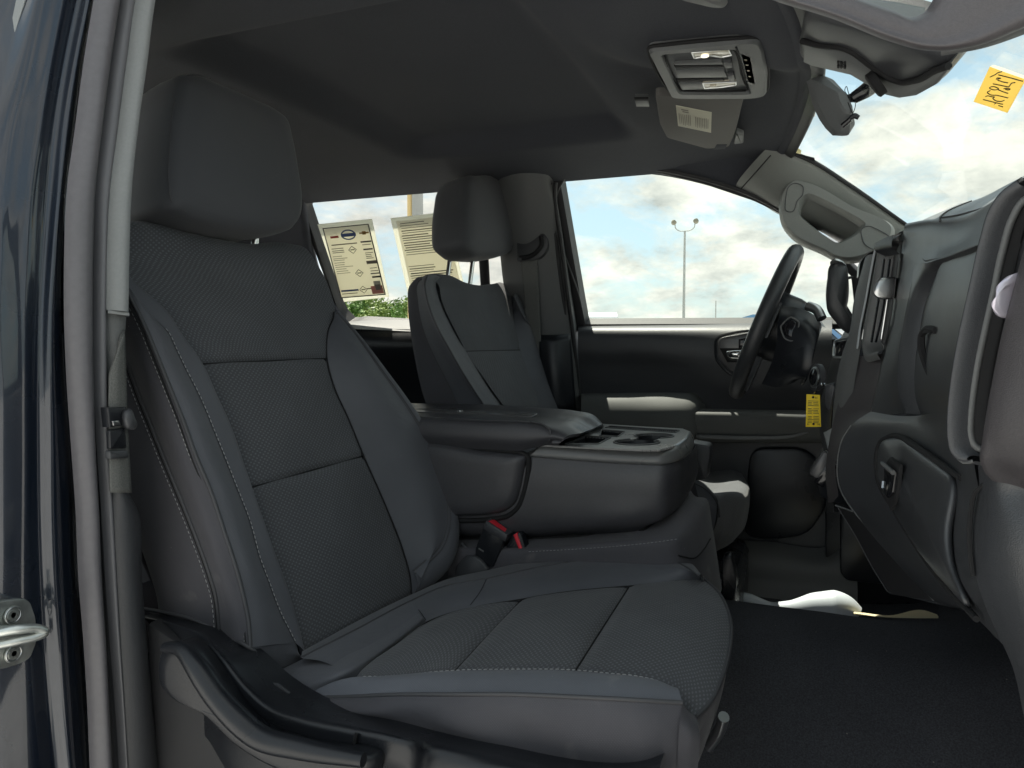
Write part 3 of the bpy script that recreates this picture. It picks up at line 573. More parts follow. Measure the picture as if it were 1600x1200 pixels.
# rear driver-side door behind the seat
rr = thing('rear_driver_door', (-1.2, 2.1, .6), 'dark rear door on the driver side with printed sheets in its window', 'door')
fo = G('462,314 470,303 560,292 690,280 796,266 800,300 808,440 815,530 560,525 536,512', -.004)
fi = G('474.5,325 477,314 485,311 690,288 770,277 777,300 787,440 793,500 640,507 560,502 545,505 530,490', -.004)
ringframe('window_frame', fo, fi, -NG, .05, M_rubd, rr, n=120)
slab('window_glass', G('466,308 785,270 800,515 540,515', .02), -NG, .004, M_tint, rr, .0005)
tube('window_division_bar', G('748,278 758,440 762,515', -.004), .016, M_rubd, rr, 8)
surf('sill', [G('535,503 600,500 660,500 700,500 800,500', -.005), [AY(x, y, 2.05) for x, y in ((545, 506), (600, 509), (650, 511), (700, 511), (800, 511))], [AY(x, y, 2.02) for x, y in ((548, 514), (600, 516), (650, 518), (700, 518), (800, 518))]], M_grey, rr, 20, 8)
surf('door_panel', [[AY(x, y, 2.03) for x, y in ((470, 513), (600, 514), (700, 515), (812, 516))], [AY(x, y, 2.0) for x, y in ((470, 530), (600, 530), (700, 530), (812, 530))], [AY(x, y, 2.06) for x, y in ((470, 600), (600, 600), (700, 600), (812, 600))], [AY(x, y, 2.06) for x, y in ((470, 900), (600, 900), (700, 900), (812, 900))]], M_plas, rr, 20, 30)
slab('outer_skin', [V(-1.85, 2.24, .6), V(-.70, 2.24, .6), V(-.70, 2.24, 1.45), V(-1.85, 2.24, 1.45)], (0, 1, 0), .03, M_paint, rr)
# ================================================================ passenger seat
ps = thing('front_passenger_bucket_seat', (-.55, .95, .68), 'front passenger seat in charcoal cloth nearest the open doorway', 'car seat', 'front bucket seats')
TB = math.radians(21.5); NB = V(math.cos(TB), 0, math.sin(TB)); OB = V(-.62, .95, 1.02)
def B(s, w=0.0): return LP(s, OB, NB, w)
def arc(P, n=60): return cr(P, n)
# -- seams of the backrest (top to bottom)
c_out = B('168,392 190,420 204,441 225,458 252,482 278,520 300,548 314,568 335,615 357,662 380,730 400,790 425,860 445,915 460,965 468,1005 472,1028')
c_in = B('480,391 505,430 522,470 524,488 514,518 513,560 525,606 546,652 571,713 605,790 632,860 644,905 646,930')
def seg(c, n, a, b):
    t = cum(c); L = t[-1]; return [hermite(c, t, [L*(a+(b-a)*i/(n-1))])[0] for i in range(n)]
c_out = arc(c_out, 120); c_in = arc(c_in, 120)
def near(c, x, y):
    d = [abs(q) for q in range(len(c))]; best = min(range(len(c)), key=lambda i: np.linalg.norm(c[i]-AP(x, y, OB, NB))); return best
iO1, iO2 = near(c_out, 314, 568), near(c_out, 390, 762); iI0, iI1, iI2 = near(c_in, 505, 430), near(c_in, 511, 560), near(c_in, 570, 714)
br = mesh('backrest', *(lambda P: (P, [(0, 1, 2, 3)]))([V(-.72, .78, 1.02), V(-.72, 1.12, 1.02), V(-.97, 1.10, 1.56), V(-.97, .80, 1.56)]), M_side, ps)
iT = near(c_out, 190, 420)
def panel(name, Ls, Rs, m, wmid, nrow=14, crown=True, nu=56, nv=44):
    rows = []
    n = len(Ls)
    for i, (l, r) in enumerate(zip(Ls, Rs)):
        e = math.sin(math.pi*min(1, max(0, i/(n-1))))**.5 if crown else 1
        mid = [l*(1-t)+r*t for t in (0, .035, .1, .5, .9, .965, 1)]
        k = [-.0045, -.0005, .001, wmid, .001, -.0005, -.0045]
        dip = -.0045 if i in (0, n-1) else (-.0008 if i in (1, n-2) else 0)
        rows.append([p+NB*(q*(e if j == 3 else 1)+dip) for j, (p, q) in enumerate(zip(mid, k))])
    return surf(name, rows, m, br, nu, nv)
def cut(c, i0, i1):
    ks = [0, .03, .1]+[.1+.8*j/9 for j in range(1, 9)]+[.9, .97, 1]
    return [c[0]*0+np.array([np.interp(i0+(i1-i0)*k, range(len(c)), c[:, q]) for q in range(3)]) for k in ks]
# the upper insert runs over the shoulders
topL = B('150,356 205,346 250,349 290,361 330,371 390,381 440,379 470,384', -.012)
topB = [p-NB*.10-V(-.03, 0, -.02) for p in topL]
r0 = [p+NB*.008-V(0, 0, .006) for p in topL]
r1 = B('146,400 205,394 300,398 400,404 495,412', .004); r1b = B('176,408 205,404 300,410 400,416 501,424', .004)
R_ = [topB, [p-NB*.04+V(0, 0, .004) for p in topL], topL, r0, r1]
for y_out, (xi, yi) in (((204, 441), (516, 455)), ((225, 458), (523, 480)), ((262, 497), (516, 510)), ((288, 533), (513, 535)), ((309, 561), (511.5, 553))):
    l = AP(*y_out, OB, NB, -.002); r = AP(xi, yi, OB, NB, -.004 if yi > 485 else -.010); R_.append([l, l*.9+r*.1+NB*.004, l*.5+r*.5+NB*.006, l*.1+r*.9+NB*.003, r])
l, r = c_out[iO1], c_in[iI1]; R_.append([l-NB*.005, l*.9+r*.1-NB*.005, l*.5+r*.5-NB*.005, l*.1+r*.9-NB*.005, r-NB*.005])
surf('upper_insert', R_, M_insert, br, 60, 60)
panel('middle_insert', cut(c_out, iO1, iO2), cut(c_in, iI1, iI2), M_insert, .006)
panel('lower_insert', cut(c_out, iO2, 119), cut(c_in, iI2, 119), M_insert, .010)
for a, b in ((iO1, iI1), (iO2, iI2)):
    tube('cross_seam', [c_out[a]-NB*.0035, (c_out[a]+c_in[b])/2-NB*.0035, c_in[b]-NB*.0035], .0012, M_gap, br, 6)
# inboard bolster
ci = c_in[near(c_in, 524, 488):]
seamI = arc(B('525,489,.002 548,515,.012 592,576,.034 632,632,.050 668,692,.056 688,740,.056 698,785,.056 697,825,.052 688,852,.044 668,873,.03 646,892,.012', .056))
edgeI = arc(B('527,487,.000 556,520,.012 604,580,.036 648,640,.054 687,704,.060 706,752,.060 716,800,.060 716,850,.056 704,880,.046 684,902,.03 650,926,.008', .060))
ridge = [a*.45+b*.55+NB*.016*min(1, (i+2)/14.0) for i, (a, b) in enumerate(zip(arc(ci), seamI))]
ridge0 = [a*.86+b*.14+NB*.004*min(1, (i+2)/14.0) for i, (a, b) in enumerate(zip(arc(ci), seamI))]
surf('inner_bolster', [[p-NB*.005 for p in arc(ci)], ridge0, ridge, [p+NB*.001 for p in seamI]], M_bolst, br, 70, 24)
surf('inner_bolster_edge', [seamI, [a*.5+b*.5+NB*.006 for a, b in zip(seamI, edgeI)], edgeI, [p-NB*.08+V(0, .004, 0) for p in edgeI], [p-NB*.18-V(0, .01, 0) for p in edgeI]], M_bolst, br, 70, 20)
tube('piping', seamI+NB*.0005, .0016, M_pipe, br, 6, n=0); tube('piping', [a*.86+b*.14+NB*.003 for a, b in zip(seamI, edgeI)], .0012, M_pipe, br, 6, n=60)
tube('insert_seam', arc(ci)-NB*.003, .0013, M_gap, br, 6, n=0)
# outboard bolster: front strip with a contrast stitch, edge piping, side panels
st = arc(B('190,455 215,472 244,500 262,518 276,547 293,582 311,617 336,677 366,752 391,817 406,872 421,912 438,957 452,985 462,1005', .010))
pp = arc(B('192,440 203,462 222,500 245,555 265,605 285,655 305,710 330,770 350,830 368,885 380,930 388,970 391,1012', .013))
s2 = arc([AY(x, y, Y) for x, y, Y in ((180, 520, .715), (197, 560, .715), (216, 612, .713), (241, 675, .711), (263, 730, .71), (286, 785, .709), (306, 835, .709), (326, 890, .709), (338, 930, .71), (344, 986, .712))])
s3 = arc([p+V(-.11, .008, -.02) for p in s2])
surf('outer_bolster', [[p-NB*.005 for p in c_out[iT:]][::1], [a*.8+b*.2+NB*.008 for a, b in zip(arc(c_out[iT:]), st)], [a*.4+b*.6+NB*.006 for a, b in zip(arc(c_out[iT:]), st)], st], M_bolst, br, 70, 20)
surf('outer_bolster_face', [st-NB*.0008, [a*.7+b*.3+NB*.0045 for a, b in zip(st, pp)], [a*.3+b*.7+NB*.006 for a, b in zip(st, pp)], pp], M_bolst, br, 70, 18)
surf('bolster_side', [pp, [a*.6+b*.4+V(.004, -.008, .002) for a, b in zip(pp, s2)], [a*.2+b*.8+V(.002, -.004, 0) for a, b in zip(pp, s2)], s2], M_side, br, 70, 16)
surf('side_panel', [s2, [a*.6+b*.4+V(0, -.004, 0) for a, b in zip(s2, s3)], s3, [p+V(-.05, .06, 0) for p in s3]], M_side, br, 60, 14)
tube('piping', pp, .0026, M_pipe, br, 8, n=0); tube('piping', pp+V(-.003, -.001, -.002)*1.6, .0018, M_gap, br, 6, n=0)
tube('piping', s2+V(0, -.001, 0), .0024, M_pipe, br, 8, n=0); tube('piping', s2+V(-.004, -.0005, -.002), .0014, M_gap, br, 6, n=0)
tube('insert_seam', c_out[iT:]-NB*.003, .0013, M_gap, br, 6, n=0)
stitches('stitching', st[8:]+NB*.0012, M_thread, br); stitches('stitching', pp+V(-.006, -.003, -.003), M_thread, br, r=.0006); stitches('stitching', s2+V(-.008, -.0012, -.004), M_thread, br, r=.0005)
bot = [AY(222, 951, .712), AY(262, 958, .711), AY(300, 967, .711), AY(344, 987, .712)]+B('391,1013 415,1030 438,1046', .013)
tube('piping', bot, .0026, M_pipe, br, 8, n=40)
surf('bolster_corner', [[pp[-1], (pp[-1]+st[-1])/2+NB*.005, st[-1]-NB*.0008, c_out[-1]-NB*.004], B('403,1021 432,1026 464,1020 474,1029', .0105), B('418,1033 438,1042 462,1035 476,1031', .003)], M_bolst, br, 24, 16)
surf('backrest_shell', [topB, [p+V(-.01, 0, -.1) for p in topB], [V(-.86, .72+.06*i, 1.2) for i in range(8)], [V(-.72, .72+.06*i, .98) for i in range(8)]], M_side, br, 30, 20)
bpy.data.meshes.remove(br.data) if False else None
# -- headrest
def headrest(par, front, nrm, depth, seam, m, posts, pm):
    nrm = unit(nrm); fw = .026 if depth < .12 else .009; front = [p+nrm*fw for p in front]; seam = [p+nrm*fw for p in seam]
    P = [(.02, .010), (.4, .0095), (.7, .006), (.88, .001), (.96, -.006), (.995, -.016), (1.0, -.03), (1.0, -.05), (.985, -.075), (.94, -depth+.02), (.84, -depth+.004), (.5, -depth), (.02, -depth)]
    h = pillow('headrest', front, nrm, P, m, par, 96)
    tube('headrest_seam', [p-nrm*.010 for p in seam], .0012, M_pipe, h, 6, n=60)
    for a, b in posts: tube('headrest_post', [a, b], .0062, pm, par, 10, n=4)
    return h
TH_ = math.radians(10); NH = V(math.cos(TH_), 0, math.sin(TH_)); OH = V(-.815, .95, 1.70)
hf = LP('283,116 302,114 340,128 400,154 432,170 449,184 458,215 467,265 473,310 471,338 460,356 438,362 400,360 340,350 290,334 268,322 262,285 263,230 270,160', OH, NH)
hf = [p for p in hf]
hc = sum(hf)/len(hf)
headrest(ps, hf, NH+V(0, -.02, 0), .135, LP('330,123 302,116.5 287,122 276,150 269,185 265.5,230 264.5,285 270,316 292,331', OH, NH), M_head2, [(V(-.875, .90, 1.56), V(-.868, .90, 1.66)), (V(-.875, 1.00, 1.56), V(-.868, 1.00, 1.66))], M_chrome)
for y in (.90, 1.0): disc('post_guide', (-.872, y, 1.588), (-.2, 0, 1), .014, .012, M_plas, ps, 16)
# -- cushion
CT = math.radians(5.2); NCU = V(-math.sin(CT), 0, math.cos(CT)); OCU = V(-.60, .95, 1.030)
def C(s, w=0.0): return LP(s, OCU, NCU, w)
cu = mesh('seat_cushion', [(-.58, .74, .93), (-.14, .74, .93), (-.14, 1.18, .93), (-.58, 1.18, .93)], [(0, 1, 2, 3)], M_side, ps)
a_in = arc(C('553,1059 580,1036 620,1006 650,985 667,970 700,957 750,945 817,934 850,928 900,921 980,914 1040,908 1094,902', .002), 90)
a_out = arc(C('556,1061 620,1058 707,1050 800,1048 896,1049 960,1055 1010,1061 1038,1070 1052,1082 1066,1098 1085,1119', .004), 90)
front = arc(C('1094,902 1118,922 1134,950 1140,975 1138,1012 1126,1058 1106,1098 1085,1119', -.004), 40)
def at2(c, x, y, w=.003): return min(range(len(c)), key=lambda i: np.linalg.norm(c[i]-AP(x, y, OCU, NCU, w)))
k1o, k1i, k2o, k2i = at2(a_out, 707, 1049), at2(a_in, 818, 934), at2(a_out, 896, 1049), at2(a_in, 980, 914)
def cpanel(name, io0, io1, ii0, ii1, m, puff):
    rows = []
    for k in (0, .04, .12, .3, .5, .7, .88, .96, 1):
        l = np.array([np.interp(io0+(io1-io0)*k, range(90), a_out[:, q]) for q in range(3)]); r = np.array([np.interp(ii0+(ii1-ii0)*k, range(90), a_in[:, q]) for q in range(3)])
        dip = -.004 if k in (0, 1) else (-.0005 if k in (.04, .96) else .001); e = math.sin(math.pi*k)**.5 if 0 < k < 1 else 0
        rows.append([l*(1-t)+r*t+NCU*(dip+d+puff*e*(1 if t == .5 else .5 if t in (.2, .8) else 0)) for t, d in ((0, -.004), (.03, -.0005), (.1, .001), (.2, .001), (.5, .001), (.8, .001), (.9, .001), (.97, -.0005), (1, -.004))])
    return surf(name, rows, m, cu, 56, 34)
cpanel('rear_insert', 0, k1o, 0, k1i, M_insert, .007); cpanel('middle_insert', k1o, k2o, k1i, k2i, M_insert, .007)
fr = [a_out[k2o]*(1-t)+a_in[k2i]*t-NCU*.004 for t in np.linspace(0, 1, 40)]
fL = [np.array([np.interp(k2o+(89-k2o)*k, range(90), a_out[:, q]) for q in range(3)]) for k in np.linspace(0, 1, 12)]
fR = [np.array([np.interp(k2i+(89-k2i)*k, range(90), a_in[:, q]) for q in range(3)]) for k in np.linspace(0, 1, 12)]
rows = [fr]
fc = front[::-1]
for j, k in enumerate(np.linspace(0, 1, 12)[1:-1]):
    e = math.sin(math.pi*k*.5)
    base = [fL[j+1]*(1-t)+fR[j+1]*t for t in np.linspace(0, 1, 40)]
    # bow the rows towards the rounded front edge
    row = []
    for i, t in enumerate(np.linspace(0, 1, 40)):
        chord = fL[-1]*(1-t)+fR[-1]*t; bow = (fc[i]-chord)*k**1.3
        row.append(base[i]+bow+NCU*(.010*math.sin(math.pi*min(t*1.0, 1))**.6*math.sin(math.pi*(k*.86+.05))**.8-.003*(t in (0, 1))))
    rows.append(row)
rows.append(list(fc))
surf('front_insert', rows, M_insert, cu, 60, 44)
for i, j in ((k1o, k1i), (k2o, k2i)): tube('cross_seam', [a_out[i]-NCU*.003, (a_out[i]+a_in[j])/2-NCU*.003, a_in[j]-NCU*.003], .0011, M_gap, cu, 6)
tube('insert_seam', a_in-NCU*.002, .0010, M_gap, cu, 6, n=0)
tube('front_piping', front+V(.002, 0, 0), .0022, M_pipe, cu, 8, n=0)
# front face below the piping
fb = [V(p[0]-.030, p[1], .955) for p in front]; fb2 = [V(p[0]-.075, p[1], .88) for p in front]
surf('front_face', [front, [p*.8+q*.2+V(.005, 0, -.002) for p, q in zip(front, fb)], [p*.45+q*.55+V(.006, 0, 0) for p, q in zip(front, fb)], fb, fb2], M_side, cu, 44, 18)
# inboard bolster: rises above the insert, rounded, falls to the console gap
ridgeC = arc(C('470,1028 560,982 640,940 700,915 757,905 850,885 930,874 1000,869 1048,876 1078,890 1092,901', .018), 90)
outC = arc(C('474,1020 560,972 650,928 706,905 760,893 850,874 930,864 1000,861 1048,867 1080,882 1096,900', .004), 90)
strip = [a*.5+b*.5+NCU*.006 for a, b in zip(a_in, ridgeC)]
surf('inner_bolster', [[p-NCU*.004 for p in a_in], [a*.85+b*.15+NCU*.002 for a, b in zip(a_in, ridgeC)], strip, ridgeC], M_bolst, cu, 80, 18)
surf('inner_bolster_edge', [ridgeC, [a*.5+b*.5+NCU*.003 for a, b in zip(ridgeC, outC)], outC, [p+V(0, .015, -.04) for p in outC], [p+V(0, .0, -.12) for p in outC]], M_bolst, cu, 80, 18)
tube('bolster_seam', ridgeC+NCU*.0005, .0013, M_pipe, cu, 6, n=0)
tube('bolster_seam', C('735,945 748,928 760,905', .018), .0006, M_gap, cu, 6); tube('bolster_seam', C('665,968 656,955 646,943', .014), .0006, M_gap, cu, 6)
ecol = [ridgeC[-1], (ridgeC[-1]+outC[-1])/2, outC[-1], outC[-1]+V(0, .015, -.04), outC[-1]+V(0, 0, -.12)]; fcol = [front[0], front[0]*.8+fb[0]*.2+V(.005, 0, -.002), front[0]*.45+fb[0]*.55+V(.006, 0, 0), fb[0], fb2[0]]
surf('bolster_end', [ecol, [a*.5+b*.5+V(.006, .004, .001) for a, b in zip(ecol, fcol)], fcol], M_bolst, cu, 20, 10)
# rear strip under the backrest and outboard bolster strip
rowsr = [[AY(424, 1054, .725)]+C('470,1031 560,979 640,934', .002), [AY(442, 1068, .712)]+C('500,1042 580,1000 652,952', .011), [AY(468, 1084, .706)]+C('530,1056 600,1013 661,966', .011), [AY(500, 1090, .705)]+C('553,1061 600,1022 667,971', -.001)]
surf('rear_strip', rowsr, M_bolst, cu, 50, 20)
pipeC = arc([AY(x, y, Y) for x, y, Y in ((470, 1090, .708), (495, 1090, .706), (560, 1088, .702), (600, 1086, .70), (700, 1085, .698), (800, 1085, .697), (900, 1089, .697), (1000, 1094, .70), (1066, 1098, .715))], 90)
topS = arc([AY(512, 1086, .712)]+list(a_out[1:-9:6]), 90)
surf('outer_bolster', [[p-NCU*.003 for p in topS], [a*.8+b*.2+NCU*.006 for a, b in zip(topS, pipeC)], [a*.4+b*.6+NCU*.010 for a, b in zip(topS, pipeC)], pipeC], M_bolst_worn, cu, 80, 16)
tube('outer_piping', pipeC, .0024, M_pipe, cu, 8, n=0)
stitches('stitching', topS[6:]+NCU*.0035+V(0, -.004, 0), M_thread, cu); stitches('stitching', pipeC+V(0, -.002, -.007), M_thread, cu)
# side cloth panel down to the plastic shield
low = arc([AY(x, y, Y) for x, y, Y in ((440, 1066, .705), (480, 1092, .70), (535, 1112, .695), (600, 1128, .692), (700, 1154, .69), (800, 1176, .69), (900, 1196, .69), (960, 1200, .69), (1020, 1192, .69), (1080, 1195, .71))], 90)
low2 = arc([p+V(0, .03, -.06) for p in low], 90)
def wrinkle(Gd):
    nv, nu = Gd.shape[:2]; U, Vv = np.meshgrid(np.linspace(0, 1, nu), np.linspace(0, 1, nv)); env = np.sin(np.pi*np.clip(Vv*1.5, 0, 1))
    h = .0026*np.sin(16*(U*1.2+Vv*.55)+3*U)*np.exp(-((U-.22)/.25)**2)*env+.0018*np.sin(22*(U-Vv*.6))*np.exp(-((U-.55)/.3)**2)*env
    Gd = Gd.copy(); Gd[..., 1] -= h; return Gd
surf('side_panel', [pipeC, [a*.8+b*.2+V(0, -.006, 0) for a, b in zip(pipeC, low)], [a*.4+b*.6+V(0, -.008, 0) for a, b in zip(pipeC, low)], low, low2], M_side, cu, 90, 40, disp=wrinkle)
surf('front_corner', [[pipeC[-1], pipeC[-1]*.5+front[-1]*.5+V(0, -.002, 0), front[-1]], [AY(1062, 1130, .70), AY(1078, 1135, .705), AY(1092, 1140, .715)], [AY(1058, 1200, .70), AY(1076, 1205, .705), AY(1090, 1210, .715)]], M_side, cu, 16, 16)
surf('front_corner_edge', [[front[-1], AY(1092, 1140, .715), AY(1090, 1210, .715)], [front[-3]+V(.004, 0, -.004), fb[-3]+V(.006, 0, .02), fb[-3]]], M_side, cu, 12, 8)
# -- plastic side shield with its raised rib, and the recline lever in front of it
Y0 = .70
sh_top = arc([AY(x, y, Y) for x, y, Y in ((232, 960, .705), (300, 975, .70), (345, 992, .695), (392, 1020, .69), (436, 1060, .686), (482, 1090, .683), (535, 1112, .68), (600, 1128, .678), (700, 1154, .676), (800, 1174, .676), (850, 1186, .676), (930, 1196, .678), (1000, 1193, .68), (1036, 1182, .684))], 90)
sh_rib = arc([AY(x, y, Y) for x, y, Y in ((232, 972, .69), (290, 982, .67), (318, 993, .655), (350, 1030, .64), (385, 1075, .632), (420, 1105, .628), (470, 1122, .626), (540, 1136, .625), (620, 1152, .625), (645, 1160, .627), (665, 1180, .64), (800, 1205, .64), (900, 1222, .64), (1030, 1235, .65))], 90)
sh_mid = [a*.5+b*.5+V(0, -.010, .004) for a, b in zip(sh_top, sh_rib)]
sh_lo = arc([AY(x, y, Y) for x, y, Y in ((232, 990, .69), (285, 996, .672), (310, 1008, .652), (335, 1045, .636), (370, 1092, .628), (410, 1125, .624), (465, 1146, .622), (540, 1162, .621), (618, 1178, .621), (640, 1190, .623), (660, 1215, .636), (800, 1240, .636), (900, 1260, .636), (1030, 1270, .65))], 90)
sh_bot = arc([p+V(0, .01, -.12) for p in sh_lo], 90)
ss = surf('side_shield', [[p+V(0, .02, -.004) for p in sh_top], sh_top, sh_mid, sh_rib, sh_lo, [a*.7+b*.3+V(0, .004, 0) for a, b in zip(sh_lo, sh_bot)], sh_bot], M_plas, ps, 100, 50)
slab('shield_lower_cover', [AY(x, y, .665) for x, y in ((230, 975), (330, 1040), (430, 1125), (640, 1190), (640, 1330), (230, 1330))], (0, -1, 0), .02, M_rubd, ss, .006)
tube('shield_parting_line', [AY(557, 1146, .619), AY(554, 1160, .618), AY(553, 1180, .618)], .0022, M_gap, ss, 6)
slab('shield_emblem_tab', [AY(x, y, .668) for x, y in ((424, 1068), (433, 1069), (452, 1084), (444, 1088))], (.1, -.6, .8), .003, M_plas2, ss, .001)
lev = [AY(x, y, .60) for x, y in ((243, 1040), (248, 1018), (262, 1008), (280, 1009), (298, 1026), (325, 1066), (358, 1108), (395, 1140), (440, 1158), (510, 1172), (565, 1178), (582, 1186), (578, 1215), (520, 1225), (440, 1205), (370, 1165), (310, 1110), (262, 1085), (246, 1065))]
pillow('recline_lever', lev, (0, -1, .12), [(.02, .002), (.6, .003), (.85, .004), (.95, .002), (.985, -.003), (1, -.010), (1, -.03)], M_plas, ps, 120)
lr = tube('lever_rib', [AY(x, y, Y) for x, y, Y in ((258, 1012, .598), (283, 1014, .594), (305, 1040, .588), (340, 1090, .584), (372, 1125, .582), (402, 1150, .584), (470, 1170, .588), (568, 1188, .592))], [.006, .012, .013, .011, .007], M_plas, ps, 12, n=50)
# metal end of the fore-aft bar under the front edge
tube('adjuster_bar', [AY(1108, 1165, .80), AY(1124, 1142, .80), AY(1131, 1120, .80)], .012, M_satin, ps, 12, flat=.5)
# ================================================================ driver seat
ds = thing('driver_bucket_seat', (-.55, 1.75, .68), 'driver seat in charcoal cloth on the far side of the centre console', 'car seat', 'front bucket seats')
OD = V(-.60, 1.75, 1.03)
def D(s, w=0.0): return LP(s, OD, NB, w)
e0 = arc(D('690,432 683,445 690,470 706,505 722,535 742,562 764,600 796,645 840,700', .0))          # inboard seam of the insert
e1 = arc(D('668,430 664,445 668,470 682,508 702,545 722,580 742,612 768,650 815,710', .022))       # front ridge of the inboard bolster
e2 = arc([AY(x, y, Y) for x, y, Y in ((660, 432, 1.525), (652, 445, 1.520), (653, 470, 1.518), (660, 510, 1.516), (680, 560, 1.515), (700, 600, 1.515), (718, 640, 1.515), (745, 710, 1.52))])
e3 = arc([AY(x, y, Y) for x, y, Y in ((652, 434, 1.535), (640, 448, 1.53), (638, 475, 1.526), (642, 520, 1.525), (650, 570, 1.525), (660, 615, 1.525), (672, 650, 1.525), (690, 710, 1.53))])
db = surf('backrest', [e3, e2], M_side, ds, 50, 4)
surf('backrest_side', [[p+V(0, .12, 0) for p in e3], [p+V(0, .008, 0) for p in e3], e3, [a*.5+b*.5+V(0, -.006, 0) for a, b in zip(e3, e2)], e2], M_side, db, 50, 14)
surf('inner_bolster_side', [e2, [a*.6+b*.4+V(.006, -.008, 0) for a, b in zip(e2, e1)], [a*.2+b*.8+V(.006, -.002, 0) for a, b in zip(e2, e1)], e1], M_bolst, db, 50, 14)
surf('inner_bolster', [e1, [a*.6+b*.4+NB*.004 for a, b in zip(e1, e0)], e0-NB*.004], M_bolst, db, 50, 14)
for e in (e1, e2): tube('piping', e, .002, M_pipe, db, 6, n=0)
f0 = arc(D('800,462 803,500 808,525 815,555 826,590 838,625 862,690', 0)); f1 = arc(D('803,462 815,490 832,515 852,548 872,585 890,625 920,690', .03)); f2 = arc(D('800,458 818,484 838,510 860,545 882,582 900,622 932,690', .0))
dtop = D('655,438 664,431 690,429 706,432 722,440 745,446 770,444 786,443 797,452', -.01)
R_ = [[p+V(-.01, .08, -.03) for p in dtop], [p+V(-.008, .02, .002) for p in dtop], dtop, D('684,443 722,452 760,456 798,462', .002), D('690,470 740,474 801,478', .003), D('703,500 750,502 803,500', .003), D('716,525 760,524 808,524', .002), D('727,548 765,547 813,546', -.004)]
surf('upper_insert', R_, M_insert, db, 40, 30)
surf('lower_insert', [D('727,548 765,547 813,546', -.004), D('729,552 766,551 814,550', .001), D('752,585 790,584 825,582', .006), D('780,625 812,622 838,618', .006), D('840,700 850,695 862,690', .0)], M_insert, db, 40, 24)
surf('insert_lining', [arc(e0-NB*.006, 30), arc(f0-NB*.006, 30)], M_insert, db, 30, 6)
tube('cross_seam', D('728,549 766,548 813,547', -.003), .0016, M_gap, db, 6)
surf('outer_bolster', [f0-NB*.004, [a*.5+b*.5+NB*.012 for a, b in zip(f0, f1)], f1, f2, [p-NB*.1 for p in f2]], M_bolst, db, 40, 20)
for e in (f0-NB*.003, f1): tube('piping', e, .0017, M_pipe, db, 6, n=0)
surf('backrest_shell', [[V(-.86, 1.62+.04*i, 1.55) for i in range(9)], [V(-.80, 1.60+.04*i, 1.3) for i in range(9)], [V(-.70, 1.60+.04*i, .95) for i in range(9)]], M_side, db, 20, 14)
ODH = V(-.815, 1.75, 1.72)
df = LP('722,278 738,276 765,277 784,288 792,300 796,340 797,375 792,392 776,402 750,404 728,398 716,385 713,350 716,310', ODH, NH)
hd = headrest(ds, df, NH, .115, LP('738,278.5 724,282 719,310 716,350 719,383 730,396', ODH, NH), M_head2, [], M_chrome)
for a, b in (((707, 384), (698, 436)), ((741, 400), (733, 446))):
    tube('headrest_post', [AY(a[0], a[1]-12, 1.72 if a[0] < 720 else 1.80), AY(b[0], b[1]+8, 1.70 if a[0] < 720 else 1.785)], .0058, M_chrome, ds, 10, n=4)
# driver cushion
ODC = V(-.60, 1.75, 1.045)
def DC(s, w=0.0): return LP(s, ODC, NCU, w)
dc = surf('seat_cushion', [[AY(x, y, 1.52) for x, y in ((900, 745), (1000, 745), (1060, 748), (1085, 752))], [AY(x, y, 1.52) for x, y in ((900, 800), (1000, 805), (1060, 810), (1100, 815))]], M_side, ds, 20, 10)
t0 = [AY(900, 742, 1.525), AY(1000, 742, 1.525), AY(1060, 744, 1.53), AY(1092, 752, 1.54), AY(1118, 775, 1.55)]
rowsd = [t0, DC('920,733 1010,732 1070,731 1110,737 1134,758', .004), DC('930,725 1020,724 1085,722 1128,730 1152,752', .008), DC('940,718 1030,717 1095,717 1136,724 1160,750', .002), DC('950,712 1040,711 1100,712 1140,720 1164,748', -.004)]
surf('cushion_top', rowsd, M_insert, dc, 40, 24)
surf('cushion_front', [[r[-1] for r in rowsd], [AY(1122, 790, 1.55), AY(1140, 778, 1.62), AY(1160, 775, 1.70), AY(1168, 772, 1.80), AY(1172, 770, 1.92)], [AY(1120, 815, 1.55), AY(1138, 812, 1.62), AY(1158, 806, 1.70), AY(1166, 800, 1.80), AY(1170, 798, 1.92)], [AY(1105, 842, 1.56), AY(1125, 848, 1.63), AY(1142, 848, 1.72), AY(1155, 835, 1.82), AY(1160, 830, 1.92)], [AY(1080, 855, 1.58), AY(1100, 862, 1.65), AY(1118, 862, 1.74), AY(1135, 850, 1.84), AY(1140, 845, 1.92)]], M_insert, dc, 30, 24)
surf('cushion_side', [t0, [AY(900, 775, 1.515), AY(1000, 778, 1.515), AY(1060, 780, 1.518), AY(1092, 786, 1.525), AY(1120, 792, 1.545)], [AY(900, 840, 1.52), AY(1000, 842, 1.52), AY(1060, 845, 1.525), AY(1092, 850, 1.54), AY(1112, 846, 1.555)]], M_bolst, dc, 30, 16)
tube('piping', [AY(1080, 752, 1.525), AY(1105, 766, 1.535), AY(1122, 790, 1.545), AY(1124, 808, 1.548)], .002, M_pipe, dc, 6)
box('seat_base', (-.36, 1.75, .84), (.46, .40, .22), M_plas, ds, bevel=.03)
# ================================================================ fold-down centre console
cc = thing('centre_console', (-.45, 1.35, .75), 'wide black centre console with padded lid and twin cup holders between the seats', 'console')
YN, YF = 1.215, 1.49
def CY(s): return [AY(t[0], t[1], t[2] if len(t) > 2 else YN) for t in px(s)]
